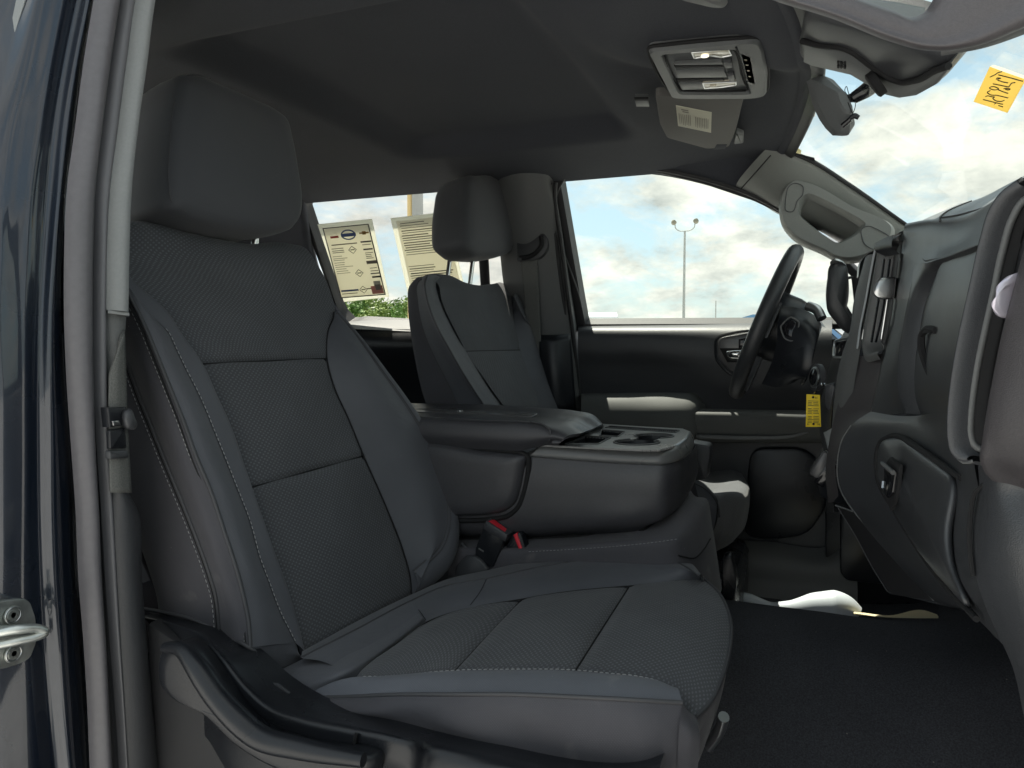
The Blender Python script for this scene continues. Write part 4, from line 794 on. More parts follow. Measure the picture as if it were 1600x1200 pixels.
# vinyl body: side, rounded front corner, front
bt = [AY(690, 700, YN), AY(835, 713, YN), AY(900, 718, YN), AY(1000, 724, YN), AY(1036, 725, YN+.002), AY(1058, 720, YN+.03), AY(1074, 710, YN+.09), AY(1084, 701, YN+.17), AY(1087, 696, YN+.235)]
bb = [AY(690, 829, YN), AY(800, 831, YN), AY(900, 825, YN), AY(1000, 819, YN), AY(1030, 814, YN+.004), AY(1052, 800, YN+.035), AY(1070, 778, YN+.09), AY(1084, 750, YN+.17), AY(1087, 735, YN+.235)]
b2 = [p+V(0 if i < 4 else -.03, .022 if i < 4 else .008, -.014) for i, p in enumerate(bb)]
b3 = [p+V(-.02, .06, -.02) for p in b2]
body = surf('console_body', [bt, [a*.9+b*.1+V(.002, -.004, 0) for a, b in zip(bt, bb)], [a*.5+b*.5+V(.004, -.008, 0) for a, b in zip(bt, bb)], bb, b2, b3], M_vinyl, cc, 80, 30)
tube('body_shadow_gap', [p+V(-.004, .010, -.010) for p in b2], .006, M_gap, body, 8, n=60)
stitches('stitching', arc([AY(x, y, YN-.001) for x, y in ((860, 820), (900, 817), (960, 814), (1000, 811))]), M_thread, body, r=.0004)
# plastic rim band and tray top
rt = [AY(846, 694, YN+.004), AY(900, 697.5, YN+.002), AY(1000, 702, YN+.002), AY(1030, 702, YN+.004), AY(1052, 697, YN+.03), AY(1068, 688, YN+.085), AY(1076, 679, YN+.16), AY(1078, 674, YN+.22)]
rb_ = [AY(826, 713, YN-.004), AY(900, 719, YN-.005), AY(1000, 725, YN-.005), AY(1036, 726, YN-.002), AY(1060, 720, YN+.028), AY(1076, 710, YN+.085), AY(1083, 699, YN+.165), AY(1084, 692, YN+.23)]
surf('tray_rim', [[p+V(-.006, .008, .0) for p in rt], rt, [a*.8+b*.2+V(.003, -.003, 0) for a, b in zip(rt, rb_)], rb_, [p+V(-.004, .006, -.002) for p in rb_]], M_tray, cc, 60, 16)
# tray top plane
t1, t2, t3 = AY(850, 694, YN), AY(1045, 700, YN), AY(1062, 671, YF)
NT = unit(np.cross(t2-t1, t3-t1)); NT = NT if NT[2] > 0 else -NT
def T(s, w=0.0): return LP(s, t2, NT, w)
tx = unit(t2-t1); ty = np.cross(NT, tx)
def ell(cx, cy, rx, n=40, w=0):
    c = AP(cx, cy, t2, NT, w); return [c+tx*rx*math.cos(a)+ty*rx*math.sin(a) for a in np.linspace(0, 2*math.pi, n, endpoint=False)], c
# top sheet with real holes: built as a fine grid whose cells inside the openings are left out
cA, cB = AP(995, 691, t2, NT), AP(1022, 681.5, t2, NT); RA, RB = .040, .036
def quad(s): return T(s)
holes = [quad('884,694 935,694 955,684 914,681.5'), quad('937,681 966,682.5 976,675 940,672'), quad('946,668.5 1055,676.5 1062,673 952,666')]
def inpoly(p, q):
    c = False; n = len(q)
    for i in range(n):
        a, b = q[i], q[i-1]
        if (a[1] > p[1]) != (b[1] > p[1]) and p[0] < (b[0]-a[0])*(p[1]-a[1])/(b[1]-a[1])+a[0]: c = not c
    return c
def loc(p): d = np.array(p)-t2; return (np.dot(d, tx), np.dot(d, ty))
outl = [loc(p) for p in T('740,690 846,695 900,698 1000,702.5 1030,702.5 1052,697.5 1068,688.5 1076,679.5 1078,674 1066,669.5 1000,666 940,662 700,650')]
hp = [[loc(p) for p in h] for h in holes]; la, lb = loc(cA), loc(cB)
def hole(p):
    if math.hypot(p[0]-la[0], p[1]-la[1]) < RA or math.hypot(p[0]-lb[0], p[1]-lb[1]) < RB: return True
    m = ((la[0]+lb[0])/2, (la[1]+lb[1])/2); d = unit((lb[0]-la[0], lb[1]-la[1])); e = (p[0]-m[0], p[1]-m[1])
    if abs(e[0]*d[0]+e[1]*d[1]) < .045 and abs(-e[0]*d[1]+e[1]*d[0]) < .020: return True
    return any(inpoly(p, h) for h in hp)
X0, X1 = min(p[0] for p in outl), max(p[0] for p in outl); Y0_, Y1_ = min(p[1] for p in outl), max(p[1] for p in outl); st_ = .0016
nx, ny = int((X1-X0)/st_), int((Y1_-Y0_)/st_); vid = {}; vv = []; ff = []
for j in range(ny):
    for i in range(nx):
        c = (X0+(i+.5)*st_, Y0_+(j+.5)*st_)
        if not inpoly(c, outl) or hole(c): continue
        q = []
        for a, b in ((0, 0), (1, 0), (1, 1), (0, 1)):
            k = (i+a, j+b)
            if k not in vid: vid[k] = len(vv); vv.append(t2+tx*(X0+k[0]*st_)+ty*(Y0_+k[1]*st_))
            q.append(vid[k])
        ff.append(tuple(q))
tray = mesh('tray_top', vv, ff, M_tray, cc, smooth=False)
md = tray.modifiers.new('t', 'SOLIDIFY'); md.thickness = .003
for c, R0 in ((cA, RA), (cB, RB)):
    a = np.linspace(0, 2*math.pi, 40, endpoint=False); ring = lambda r, z: np.array([c+tx*r*math.cos(q)+ty*r*math.sin(q)+NT*z for q in a])
    rings('cup_well', [ring(R0+.001, -.001), ring(R0*.97, -.02), ring(R0*.9, -.07), ring(.001, -.07)], M_plas, tray, cap=(False, False))
    d = unit((cB if c is cA else cA)-c); a0 = math.atan2(np.dot(d, ty), np.dot(d, tx))
    tube('cup_lip', [c+tx*R0*math.cos(q)+ty*R0*math.sin(q)+NT*.001 for q in np.linspace(a0+.65, a0+2*math.pi-.65, 40)], .0014, M_grey, tray, 6)
for h in holes:
    c = sum(h)/4; rings('tray_bin', [np.array(h)-NT*.001, np.array([p*.94+c*.06-NT*.035 for p in h])], M_plas, tray, cap=(False, True), sharp=30)
    tube('bin_lip', [p+NT*.0008 for p in h], .0013, M_grey, tray, 6, closed=True, lin=True, n=60)
# recessed side pad under the lid
pd = [AY(x, y, YN-.013) for x, y in ((640, 700), (760, 705), (800, 709), (821, 713), (818, 735), (813, 765), (806, 785), (790, 799), (765, 805), (720, 807), (640, 807))]
pillow('side_pad', pd, (0, -1, 0), [(.02, .010), (.6, .010), (.85, .009), (.94, .005), (.985, -.002), (1, -.012)], M_vinyl, cc, 90)
tube('pad_channel', [AY(x, y, YN-.006) for x, y in ((690, 699), (780, 704), (812, 707), (824, 713), (826, 726), (824, 745), (818, 772), (809, 793), (795, 805), (768, 811), (700, 813))], .005, M_gap, cc, 8, n=60)
# lid: padded sides, raised rails, dished centre panel, lip at the front
L0 = [AY(x, y, YN-.012) for x, y in ((640, 693), (690, 698), (760, 702), (820, 703), (838, 699), (856, 695), (877, 690))]
L1 = [AY(x, y, YN-.026) for x, y in ((640, 676), (690, 680), (760, 684), (820, 686), (848, 684), (862, 683), (880, 686))]
L2 = [AY(x, y, YN-.020) for x, y in ((640, 655), (690, 658), (760, 662), (820, 664), (846, 668), (864, 674), (888, 681))]
L3 = [AY(x, y, YN+.006) for x, y in ((640, 650), (690, 653), (760, 656), (828, 659), (858, 663), (884, 669), (906, 677))]
L4 = [AY(x, y, YN+.07) for x, y in ((640, 644), (690, 646), (760, 649), (830, 652), (866, 656), (896, 661), (915, 674))]
L5 = [AY(x, y, YN+.085) for x, y in ((640, 644), (690, 646), (760, 649), (830, 652), (868, 655), (900, 660), (920, 672))]
L6 = [AY(x, y, YF-.075) for x, y in ((640, 639), (690, 640), (760, 642), (840, 646), (880, 650), (908, 655), (930, 668))]
L7 = [AY(x, y, YF-.055) for x, y in ((640, 634), (690, 635), (760, 637), (850, 642), (890, 646), (918, 651), (938, 664))]
L8 = [AY(x, y, YF-.02) for x, y in ((640, 630), (690, 631), (760, 632), (850, 637.5), (900, 642), (928, 649), (941, 662))]
L9 = [AY(x, y, YF+.01) for x, y in ((640, 634), (690, 635), (760, 637), (850, 642), (900, 646), (930, 653), (943, 667))]
lid = surf('lid', [L0, L1, L2, L3, L4, L5, L6, L7, L8, L9, [p-V(0, 0, .05) for p in L9]], M_vinyl, cc, 60, 70)
tube('lid_seam', [a*.5+b*.5+V(0, -.0025, .0025) for a, b in zip(L2[:5], L3[:5])], .0012, M_pipe, lid, 6, n=50)
tube('lid_seam', [AY(828, 659, YN-.01), AY(850, 664, YN-.018), AY(860, 674, YN-.026), AY(858, 688, YN-.022)], .0014, M_pipe, lid, 6)
surf('lid_nose', [[l[-1] for l in (L0, L1, L2, L3, L4, L5, L6, L7, L8, L9)], [l[-1]+V(-.003, 0, -.005) for l in (L0, L1, L2, L3, L4, L5, L6, L7, L8, L9)], [l[-1]+V(-.022, 0, -.007) for l in (L0, L1, L2, L3, L4, L5, L6, L7, L8, L9)]], M_vinyl, lid, 50, 10)
slab('lid_inlay', [L5[i]*.93+L6[i]*.07+V(0, 0, .002) for i in (0, 1, 2, 3)]+[L5[i]*.07+L6[i]*.93+V(0, 0, .002) for i in (3, 2, 1, 0)], (0, 0, 1), .004, M_glossg, lid, .001)
slab('lid_latch', [AY(x, y, YF-.10) for x, y in ((688, 640.5), (712, 637.5), (716, 639.5), (694, 642))], (0, 0, 1), .004, M_chrome, lid, .001)
disc('lid_stud', AY(719, 643, YN+.13), (0, 0, 1), .006, .003, M_chrome, lid, 12)
# dark grey hinge block at the far front
slab('hinge_block', rpoly([AY(x, y, 1.54) for x, y in ((1078, 691), (1108, 696), (1110, 706), (1104, 748), (1086, 752), (1076, 748))], .006), (.3, -1, 0), .05, M_plas2, cc, .004)
# centre seat cushion under the console
js = thing('centre_seat_cushion', (-.4, 1.35, .7), 'charcoal centre seat base under the folded console, stitched along its side', 'seat cushion')
jt = [AY(700, 850, YN+.004), AY(830, 850, YN+.004), AY(960, 841, YN+.004), AY(1030, 829, YN+.008), AY(1062, 800, YN+.06), AY(1078, 783, YN+.12), AY(1088, 776, YN+.2)]
j1 = [AY(700, 858, YN-.022), AY(830, 860, YN-.022), AY(960, 850, YN-.022), AY(1050, 842, YN-.016), AY(1082, 818, YN+.05), AY(1100, 796, YN+.12), AY(1106, 782, YN+.2)]
j2 = [AY(700, 880, YN-.024), AY(830, 882, YN-.024), AY(960, 876, YN-.024), AY(1058, 868, YN-.018), AY(1092, 850, YN+.05), AY(1108, 830, YN+.12), AY(1112, 815, YN+.2)]
j3 = [AY(700, 960, YN-.015), AY(830, 960, YN-.015), AY(960, 960, YN-.015), AY(1072, 950, YN-.01), AY(1108, 942, YN+.05), AY(1124, 928, YN+.12), AY(1128, 920, YN+.2)]
surf('seat_pad', [[p+V(-.02, .05, .004) for p in jt], jt, j1, j2, j3], M_side, js, 60, 30)
stitches('stitching', arc([AY(x, y, YN-.026) for x, y in ((826, 862), (900, 858), (980, 852), (1040, 845), (1060, 842))]), M_thread, js, r=.00045)
tube('seam', [AY(1060, 868, YN-.019), AY(1085, 872, YN+.01), AY(1100, 858, YN+.045), AY(1110, 842, YN+.08)], .0013, M_gap, js, 6)
box('seat_base', (-.42, 1.36, .82), (.44, .24, .16), M_plas, js, bevel=.02)
slab('floor_bracket', rpoly([AY(x, y, 1.50) for x, y in ((1128, 870), (1143, 866), (1152, 912), (1146, 940), (1128, 935))], .01), (.3, -1, 0), .03, M_plas, js, .004)
# buckles in the gap
def buckle(name_lab, c, ax, fx, w, h, d, open_down, grp=True):
    t = thing('seat_belt_buckle', c, name_lab, 'belt buckle', 'seat belt buckles by the console')
    return t
bk = buckle('front seat belt buckle with a sloping red release face, nearest the seat cushion', AY(768, 860, 1.19), 0, 0, 0, 0, 0, 0)
fq = [AY(x, y, 1.185) for x, y in ((757, 818), (791, 838), (769, 888), (742, 871), (742, 858))]
slab('body', rpoly(fq, .004), (0, -1, 0), .028, M_plas, bk, .003)
slab('body_rim', [AY(x, y, 1.183) for x, y in ((759, 814), (793, 836), (789, 847), (755, 827))], (0, -1, 0), .030, M_plas2, bk, .002)
slab('release_button', [AY(760.5, 814.5, 1.185), AY(791.5, 834.5, 1.185), AY(799, 831, 1.205), AY(773, 811.5, 1.205), AY(766, 811.5, 1.203)], (0, -.4, 1), .006, M_red, bk, .0015)
surf('boot', [[AY(728, 878, 1.2), AY(748, 868, 1.195), AY(768, 886, 1.195)], [AY(724, 892, 1.2), AY(742, 890, 1.19), AY(764, 900, 1.195)], [AY(722, 912, 1.2), AY(742, 912, 1.195), AY(762, 908, 1.2)]], M_plas2, bk, 14, 14, thick=.02)
slab('bar_mark', [AY(748, 856, 1.1835), AY(756, 861, 1.1835), AY(755, 863, 1.1835), AY(747, 858, 1.1835)], (0, -1, 0), .001, M_grey, bk, .0003)
bk2 = thing('seat_belt_buckle', AY(812, 860, 1.205), 'rear seat belt buckle with a thin red slot, turned sideways beside the stitched cushion', 'belt buckle', 'seat belt buckles by the console')
slab('body', rpoly([AY(x, y, 1.20) for x, y in ((800, 834), (813, 832), (824, 866), (820, 884), (775, 890), (792, 850))], .004), (0, -1, 0), .02, M_plas, bk2, .003)
slab('release_button', [AY(x, y, 1.198) for x, y in ((802, 836), (808, 832), (808.5, 836), (816, 858), (822.5, 862), (816, 869), (813.5, 866))], (0, -1, 0), .006, M_red, bk2, .001)
surf('belt_guide', [[AY(655, 935, 1.17), AY(690, 895, 1.2), AY(700, 893, 1.21)], [AY(668, 938, 1.17), AY(715, 907, 1.195), AY(722, 905, 1.205)], [AY(690, 930, 1.17), AY(722, 914, 1.19), AY(735, 912, 1.2)]], M_plas2, bk2, 12, 8, thick=.006)
tube('buckle_cable', [AY(722, 850, 1.205), AY(733, 862, 1.2), AY(738, 880, 1.2), AY(730, 905, 1.2)], .004, M_plas2, bk, 8)
# ================================================================ passenger door pillar (nearest the camera)
dp = thing('door_pillar', (-.76, .5, .7), 'glossy navy door pillar with grey rubber seals at the left edge', 'door pillar')
ys_ = '0 100 200 300 400 500 600 700 800 900 1000 1100 1200'
def col(s, X, dy=0): 
    P = [AX(float(x), -60+i*105, X) if 0 else AX(float(x), float(i*100), X) for i, x in enumerate(s.split())]
    a, b = P[0]*1.6-P[1]*.6, P[-1]*1.6-P[-2]*.6
    return [a]+P+[b]
E0 = col('-70 -90 -105 -115 -118 -118 -118 -118 -118 -118 -118 -118 -118', -.880)
Ea = col('34 6 -20 -34 -40 -44 -44 -44 -44 -44 -44 -44 -44', -.816)
Eb = col('62 42 22 8 2 -2 -2 -2 -2 -2 -2 -2 -2', -.792)
E1 = col('78 58 40 26 18 14 12 12 12 12 14 18 22', -.787)
E2 = col('100 80 64 50 44 40 40 40 40 40 44 50 56', -.7806)
E3 = col('124 104 88 78 70 64 62 62 63 66 72 80 90', -.779)
E4 = col('139 119 104 93 84 79 79 81 82 86 93 100 109', -.768)
E5 = col('144 125 111 99 93 90 92 97 101 105 111 118 126', -.772)
E6 = col('146 130 118 106 101 101 106 113 119 124 131 138 143', -.80)
def ripple(Gd):
    nv, nu = Gd.shape[:2]; U, Vv = np.meshgrid(np.linspace(0, 1, nu), np.linspace(0, 1, nv)); Gd = Gd.copy()
    Gd[..., 0] += .0012*np.sin(3*U+5*Vv)*np.sin(4*U+2); return Gd
surf('painted_jamb', [E0, Ea, Eb, E1, E2, E3, E4, E5, E6], M_paint, dp, 80, 90, disp=ripple)
def bulge(name, L, R, X, out, m, nv=16):
    a, b = col(L, X), col(R, X)
    rows = []
    for t in np.linspace(0, 1, 9):
        h = math.sin(math.pi*t)**.6*out; rows.append([p*(1-t)+q*t+V(h, 0, 0) for p, q in zip(a, b)])
    return surf(name, rows, m, dp, 60, nv)
bulge('door_seal', '146 130 117 104 100 100 104 111 118 122 130 136 140', '181 166 153 142 139 138 139 141 146 150 156 161 167', -.765, .020, M_rub, 20)
bulge('seal_flange', '181 166 153 142 139 138 139 141 146 150 156 161 167', '188 173 160 149 146 145 147 151 158 164 172 180 186', -.772, .004, M_rubd)
bulge('inner_seal', '187 172 159 148 146 145 146 151 158 164 171 179 185', '208 194 181 167 161 160 162 165 170 175 180 186 192', -.762, .012, M_rub2)
# inner trim: pale upper cover with a hard lower edge, darker foot
tl = [AX(x, y, -.755) for x, y in ((222, -60), (207, 0), (193, 100), (180, 200), (167, 300), (162, 400), (161.5, 484))]
tr = [AX(x, y, -.735) for x, y in ((256, -60), (243, 0), (230, 100), (216, 200), (206, 300), (202.5, 400), (201, 488))]
surf('upper_trim', [[p+V(-.03, 0, 0) for p in tl], tl, [a*.9+b*.1+V(.006, 0, 0) for a, b in zip(tl, tr)], [a*.4+b*.6+V(.008, 0, 0) for a, b in zip(tl, tr)], [a*.06+b*.94+V(.003, 0, 0) for a, b in zip(tl, tr)], tr, [p+V(-.08, .03, 0) for p in tr]], M_ltrim, dp, 40, 24)
slab('upper_trim_edge', [tl[-1]+V(.007, 0, 0), tr[-1]+V(.001, 0, 0), tr[-1]+V(.001, 0, -.004), tl[-1]+V(.007, 0, -.004)], (1, 0, 0), .06, M_ltrim, dp, .001)
ml = [AX(x, y, -.76) for x, y in ((160, 486), (160, 520), (163, 560), (166, 600), (169, 680), (172, 760))]
mr = [AX(x, y, -.75) for x, y in ((198, 486), (196, 515), (192, 535), (182, 560), (174, 590), (172, 640))]
surf('mid_trim', [ml[:6], [a*.5+b*.5+V(.006, 0, 0) for a, b in zip(ml, mr)], mr, [p+V(-.04, .01, 0) for p in mr]], M_grey, dp, 30, 14)
fl = [AX(x, y, -.755) for x, y in ((170, 752), (171, 800), (176, 900), (182, 1000), (188, 1100), (194, 1200), (200, 1290))]
fm = [AX(x, y, -.742) for x, y in ((186, 757), (195, 800), (203, 900), (211, 1000), (219, 1100), (227, 1200), (234, 1290))]
fr_ = [AX(x, y, -.752) for x, y in ((200, 768), (214, 795), (221, 900), (229, 1000), (238, 1100), (248, 1200), (257, 1290))]
surf('lower_trim', [[p+V(-.03, 0, 0) for p in fl], fl, fm, fr_, [p+V(-.08, .02, 0) for p in fr_]], M_plas2, dp, 40, 16)
slab('pillar_core', [V(-.90, .44, .6), V(-.90, .66, .6), V(-.90, .70, 1.9), V(-.90, .60, 1.9)], (-1, 0, 0), .03, M_paint, dp)
# striker
sk = thing('door_striker', AX(20, 985, -.778), 'zinc door latch striker plate with two round bolts at the lower left edge', 'latch striker')
sp_ = [AX(x, y, -.778) for x, y in ((-40, 955), (-25, 946), (10, 938), (38, 935), (48, 941), (56, 965), (58, 985), (57, 1005), (48, 1028), (36, 1036), (8, 1045), (-25, 1046), (-40, 1040))]
slab('plate', rpoly(sp_, .004), (1, 0, 0), .006, M_zinc, sk, .0015)
for x, y in ((20, 961), (21, 1021)):
    b = disc('bolt', AX(x, y, -.777), (1, 0, 0), .0098, .0035, M_zinc, sk, 28, bevel=.25); disc('bolt_socket', AX(x, y, -.7735), (1, 0, 0), .0062, .0014, M_zinc, b, 12, rin=.003)
    c = AX(x, y, -.7732)
    tube('bolt_ring', [c+V(.001, .008*math.cos(a), .008*math.sin(a)) for a in np.linspace(0, 6.283, 24, endpoint=False)], .0008, M_satin, b, 6, closed=True)
lp = [AX(-35, 992, -.778), AX(-10, 990, -.765), AX(30, 983, -.748), AX(62, 983, -.742), AX(71, 988, -.740), AX(62, 993, -.742), AX(30, 1001, -.750), AX(-10, 1010, -.765)]
tube('loop', lp, [.0042, .0048, .0045, .0045], M_zinc, sk, 10, n=60)
surf('bracket', [[AX(-40, 985, -.776), AX(-5, 978, -.772), AX(40, 975, -.776)], [AX(-40, 990, -.77), AX(-5, 985, -.764), AX(45, 980, -.772)], [AX(-40, 1000, -.776), AX(-5, 995, -.772), AX(45, 990, -.776)]], M_zinc, sk, 14, 10)
# passenger belt on the pillar
sb = thing('passenger_seat_belt', AX(186, 650, -.74), 'dark seat belt with latch tongue hanging down the door pillar', 'seat belt')
surf('webbing', [[AX(x, y, -.746) for x, y in ((178, 560), (171, 580), (170, 610), (170, 640))], [AX(x, y, -.742) for x, y in ((188, 530), (186, 570), (185, 610), (185, 640))], [AX(x, y, -.746) for x, y in ((195, 515), (197, 560), (198, 600), (199, 640))]], M_web, sb, 20, 8, thick=.002) if 'M_web' in globals() else None
# ================================================================ dashboard
db_ = thing('dashboard', (.25, 1.2, 1.35), 'long charcoal dashboard with two glove boxes running from the near vent to the steering column', 'dashboard')
def K(s): return [AY(a, b, c) for a, b, c in px(s)]
def off(P, x=0, y=0, z=0): return [p+V(x, y, z) for p in P]
# stations run from the centre stack (Y 1.2) to the near end (Y .62)
R = [K('1500,318,1.32 1540,306,1.05 1580,285,.90 1640,255,.78 1720,215,.70'),
     K('1437,346,1.30 1476,334,1.04 1520,326,.90 1562,316,.76 1620,280,.66'),
     K('1412,360,1.20 1446,364,1.06 1482,366,.93 1536,337,.76 1592,299,.64'),
     K('1411,375,1.20 1440,386,1.08 1480,384,.93 1530,362,.76 1585,330,.64'),
     K('1408,395,1.20 1432,410,1.10 1470,404,.94 1520,386,.77 1575,365,.645')]
surf('top_pad', R, M_soft, db_, 60, 40)
TG = grid(R, 60, 40); tube('top_pad_joint', [TG[j][24]+V(-.0006, 0, .0006) for j in range(4, 26)], .0010, M_pipe, db_, 6, n=0)
tube('top_pad_joint', [TG[20][i]+V(-.0006, 0, .0006) for i in range(24, 58)], .0008, M_pipe, db_, 6, n=0)
surf('centre_cheek', [K('1412,360,1.20 1411,400,1.20 1403,450,1.20 1393,510,1.20 1381,560,1.20 1370,610,1.20 1361,645,1.20'), K('1420,362,1.16 1424,405,1.15 1417,450,1.14 1408,510,1.14 1399,560,1.14 1394,610,1.14 1392,648,1.14'), K('1430,364,1.12 1434,412,1.11 1424,450,1.105 1414,510,1.10 1406,560,1.10 1404,610,1.10 1412,645,1.10')], M_soft, db_, 50, 16)
surf('centre_cheek_return', [K('1412,360,1.20 1411,400,1.20 1403,450,1.20 1393,510,1.20 1381,560,1.20 1370,610,1.20 1361,645,1.20'), K('1405,362,1.26 1404,400,1.26 1397,450,1.26 1388,510,1.26 1376,560,1.26 1366,610,1.26 1358,645,1.26')], M_soft, db_, 40, 6)
# upper glove box: recess wall, bowed door, pull
gw = K('1432,412,1.108 1424,450,1.105 1412,510,1.10 1404,560,1.10 1404,610,1.10 1414,646,1.095')
gd0 = off(K('1446,428,1.085 1430,470,1.085 1420,520,1.08 1413,570,1.08 1414,620,1.075 1424,652,1.07'), .012)
gd1 = K('1472,410,.99 1462,470,.985 1455,530,.98 1450,580,.98 1450,620,.975 1456,648,.97')
gd2 = K('1510,394,.85 1500,450,.85 1494,520,.85 1490,580,.85 1488,620,.85 1490,648,.85')
gd3 = K('1555,378,.70 1545,430,.70 1535,500,.70 1522,580,.70 1516,630,.70 1515,655,.70')
ug = surf('upper_glove_box', [gd0, gd1, gd2, gd3], M_soft, db_, 50, 40)
gwo = K('1575,364,.645 1520,385,.77 1472,402,.94 1446,407,1.04 1433,411,1.107 1428,430,1.107 1424,450,1.105 1412,510,1.10 1404,560,1.10 1404,610,1.10 1414,646,1.095')
gwr = K('1575,367,.647 1521,388,.772 1474,406,.942 1456,414,1.02 1442,428,1.07 1434,446,1.085 1428,464,1.092 1417,515,1.092 1409,563,1.092 1409,610,1.092 1418,646,1.085')
gwi = off(K('1575,374,.652 1524,394,.776 1478,412,.95 1462,421,1.015 1449,436,1.055 1440,454,1.072 1434,472,1.078 1424,518,1.078 1416,565,1.076 1415,612,1.074 1424,648,1.07'), .012)
surf('glove_surround', [off(gwo, -.001, .0), gwr, off([a*.5+b*.5 for a, b in zip(gwr, gwi)], -.001), gwi], M_soft, db_, 90, 14)
tube('glove_pull_edge', off(K('1466,516,.955 1448,517,1.0 1443,524,1.01 1443,545,1.01 1450,570,1.0 1466,600,.965 1482,620,.925 1494,627,.90'), -.002), .0042, M_gap, ug, 6, n=50)
surf('glove_pull', [off(K('1466,518,.95 1466,545,.95 1474,575,.93 1490,605,.895 1500,622,.88'), .004), off(K('1449,519,1.0 1447,545,1.0 1455,570,.99 1470,600,.955 1486,620,.915'), .012)], M_plas, ug, 24, 8)
slab('pull_lip', off(K('1474,622,.94 1494,626,.90 1494,630,.90 1474,626,.94'), -.004), (-1, -.3, .3), .004, M_satin, ug, .001)
slab('pull_top_slot', off(K('1446,514,1.0 1464,513,.955 1465,520,.955 1446,521,1.0'), -.004), (-1, -.3, 0), .004, M_gap, ug, .001)
# shelf below the upper glove box and the lower knee panel
R = [K('1361,643,1.20 1396,649,1.13 1424,650,1.07 1456,646,.97 1490,646,.85 1516,654,.70'),
     K('1346,652,1.21 1384,654,1.14 1418,656,1.07 1458,660,.965 1494,668,.84 1520,690,.69'),
     K('1330,666,1.22 1368,665,1.155 1402,664,1.09 1452,690,.96 1498,715,.825 1523,730,.685'),
     K('1318,686,1.225 1352,690,1.17 1376,690,1.125 1448,715,.955 1502,742,.81 1528,758,.68'),
     K('1309,718,1.225 1340,722,1.18 1371,722,1.125 1430,760,.965 1500,800,.80 1534,800,.675'),
     K('1312,760,1.22 1345,766,1.17 1378,760,1.11 1430,810,.955 1498,850,.79 1540,850,.67'),
     K('1333,798,1.19 1362,806,1.14 1398,800,1.07 1450,862,.91 1505,905,.77 1548,900,.66'),
     K('1392,870,1.16 1420,880,1.10 1440,866,1.03 1482,916,.88 1530,950,.75 1575,965,.655'),
     K('1465,942,1.13 1480,942,1.07 1492,930,1.0 1524,962,.86 1560,1000,.73 1610,1050,.645'),
     K('1490,950,1.15 1506,952,1.08 1520,950,1.0 1552,980,.86 1585,1020,.73 1640,1075,.645')]
kn = surf('knee_panel', R, M_soft, db_, 70, 90)
tube('knee_seam', off(K('1331,664,1.22 1318,684,1.225 1310,716,1.225 1312,758,1.22 1322,780,1.205 1334,797,1.19 1362,830,1.175 1410,884,1.155 1460,938,1.13'), -.001, -.002), .0010, M_grey, kn, 6, n=60)
tube('knee_seam', off(K('1308,790,1.23 1334,799,1.19'), -.002), .0014, M_grey, kn, 6)
surf('console_underside', [K('1334,799,1.19 1362,832,1.175 1410,886,1.155 1464,940,1.13'), K('1310,793,1.25 1336,835,1.24 1366,890,1.23 1390,928,1.22')], M_rubd, db_, 24, 6)
tube('underside_edge', off(K('1310,793,1.25 1336,835,1.24 1366,890,1.23 1388,925,1.22'), -.001), .0007, M_plas2, db_, 6); tube('underside_edge', K('1388,925,1.22 1430,935,1.18 1480,947,1.12'), .0007, M_plas2, db_, 6)
surf('underside', [K('1388,925,1.22 1430,935,1.18 1480,947,1.12 1560,1000,.73'), [V(.5, 1.3, 1.05), V(.5, 1.15, 1.05), V(.5, 1.0, 1.05), V(.5, .66, 1.05)]], M_plas, db_, 20, 6)
# lower glove box door
LGP = '1376,684,1.122 1410,676,1.07 1508,745,.812 1490,835,.805 1497,890,.785 1532,968,.74 1470,900,.90 1438,858,1.0 1400,797,1.066 1373,742,1.12'
lgo = rpoly(off(K(LGP), -.003), .030, 8); cG = sum(lgo)/len(lgo)
gk = [i for i in range(len(lgo))]; lgq = np.array(off(K('1508,748,.81 1470,722,.895 1430,694,1.0 1410,683,1.06 1392,684,1.098 1379,694,1.118 1374,715,1.122 1376,745,1.114 1402,796,1.066 1440,857,1.0 1474,903,.90 1532,968,.74'), -.003))
tube('lower_glove_gap', lgq, [.003, .0042, .0042, .0042, .0042, .003], M_gap, db_, 8, n=120)
lgi = [cG+(p-cG)*.955 for p in rpoly(off(K(LGP), -.006), .034, 8)]
lg = pillow('lower_glove_box', lgi, (-1, -.45, .35), [(.02, .006), (.5, .0055), (.8, .004), (.93, .002), (.985, 0), (1, -.006)], M_soft, db_, 200, lin=True)
hp_ = off(K('1424,716,1.03 1441,728,.985 1438,760,.985 1431,790,1.0 1425,800,1.01 1416,780,1.035 1414,750,1.045 1417,725,1.042'), -.024)
slab('latch_recess', hp_, (-1, -.4, .1), .004, M_gap, lg, .001)
slab('latch_paddle', off(K('1419,727,1.035 1438,741,.99 1433,772,.995 1424,780,1.01 1418,770,1.03'), -.027), (-1, -.4, .1), .004, M_gloss, lg, .001)
tube('latch_top_edge', off(K('1419,726,1.035 1438,741,.99'), -.029), .003, M_grey, lg, 8, n=6)
tube('latch_keyhole', off(K('1425,755,1.015 1424,766,1.012'), -.031), .0024, M_satin, lg, 6, n=4)
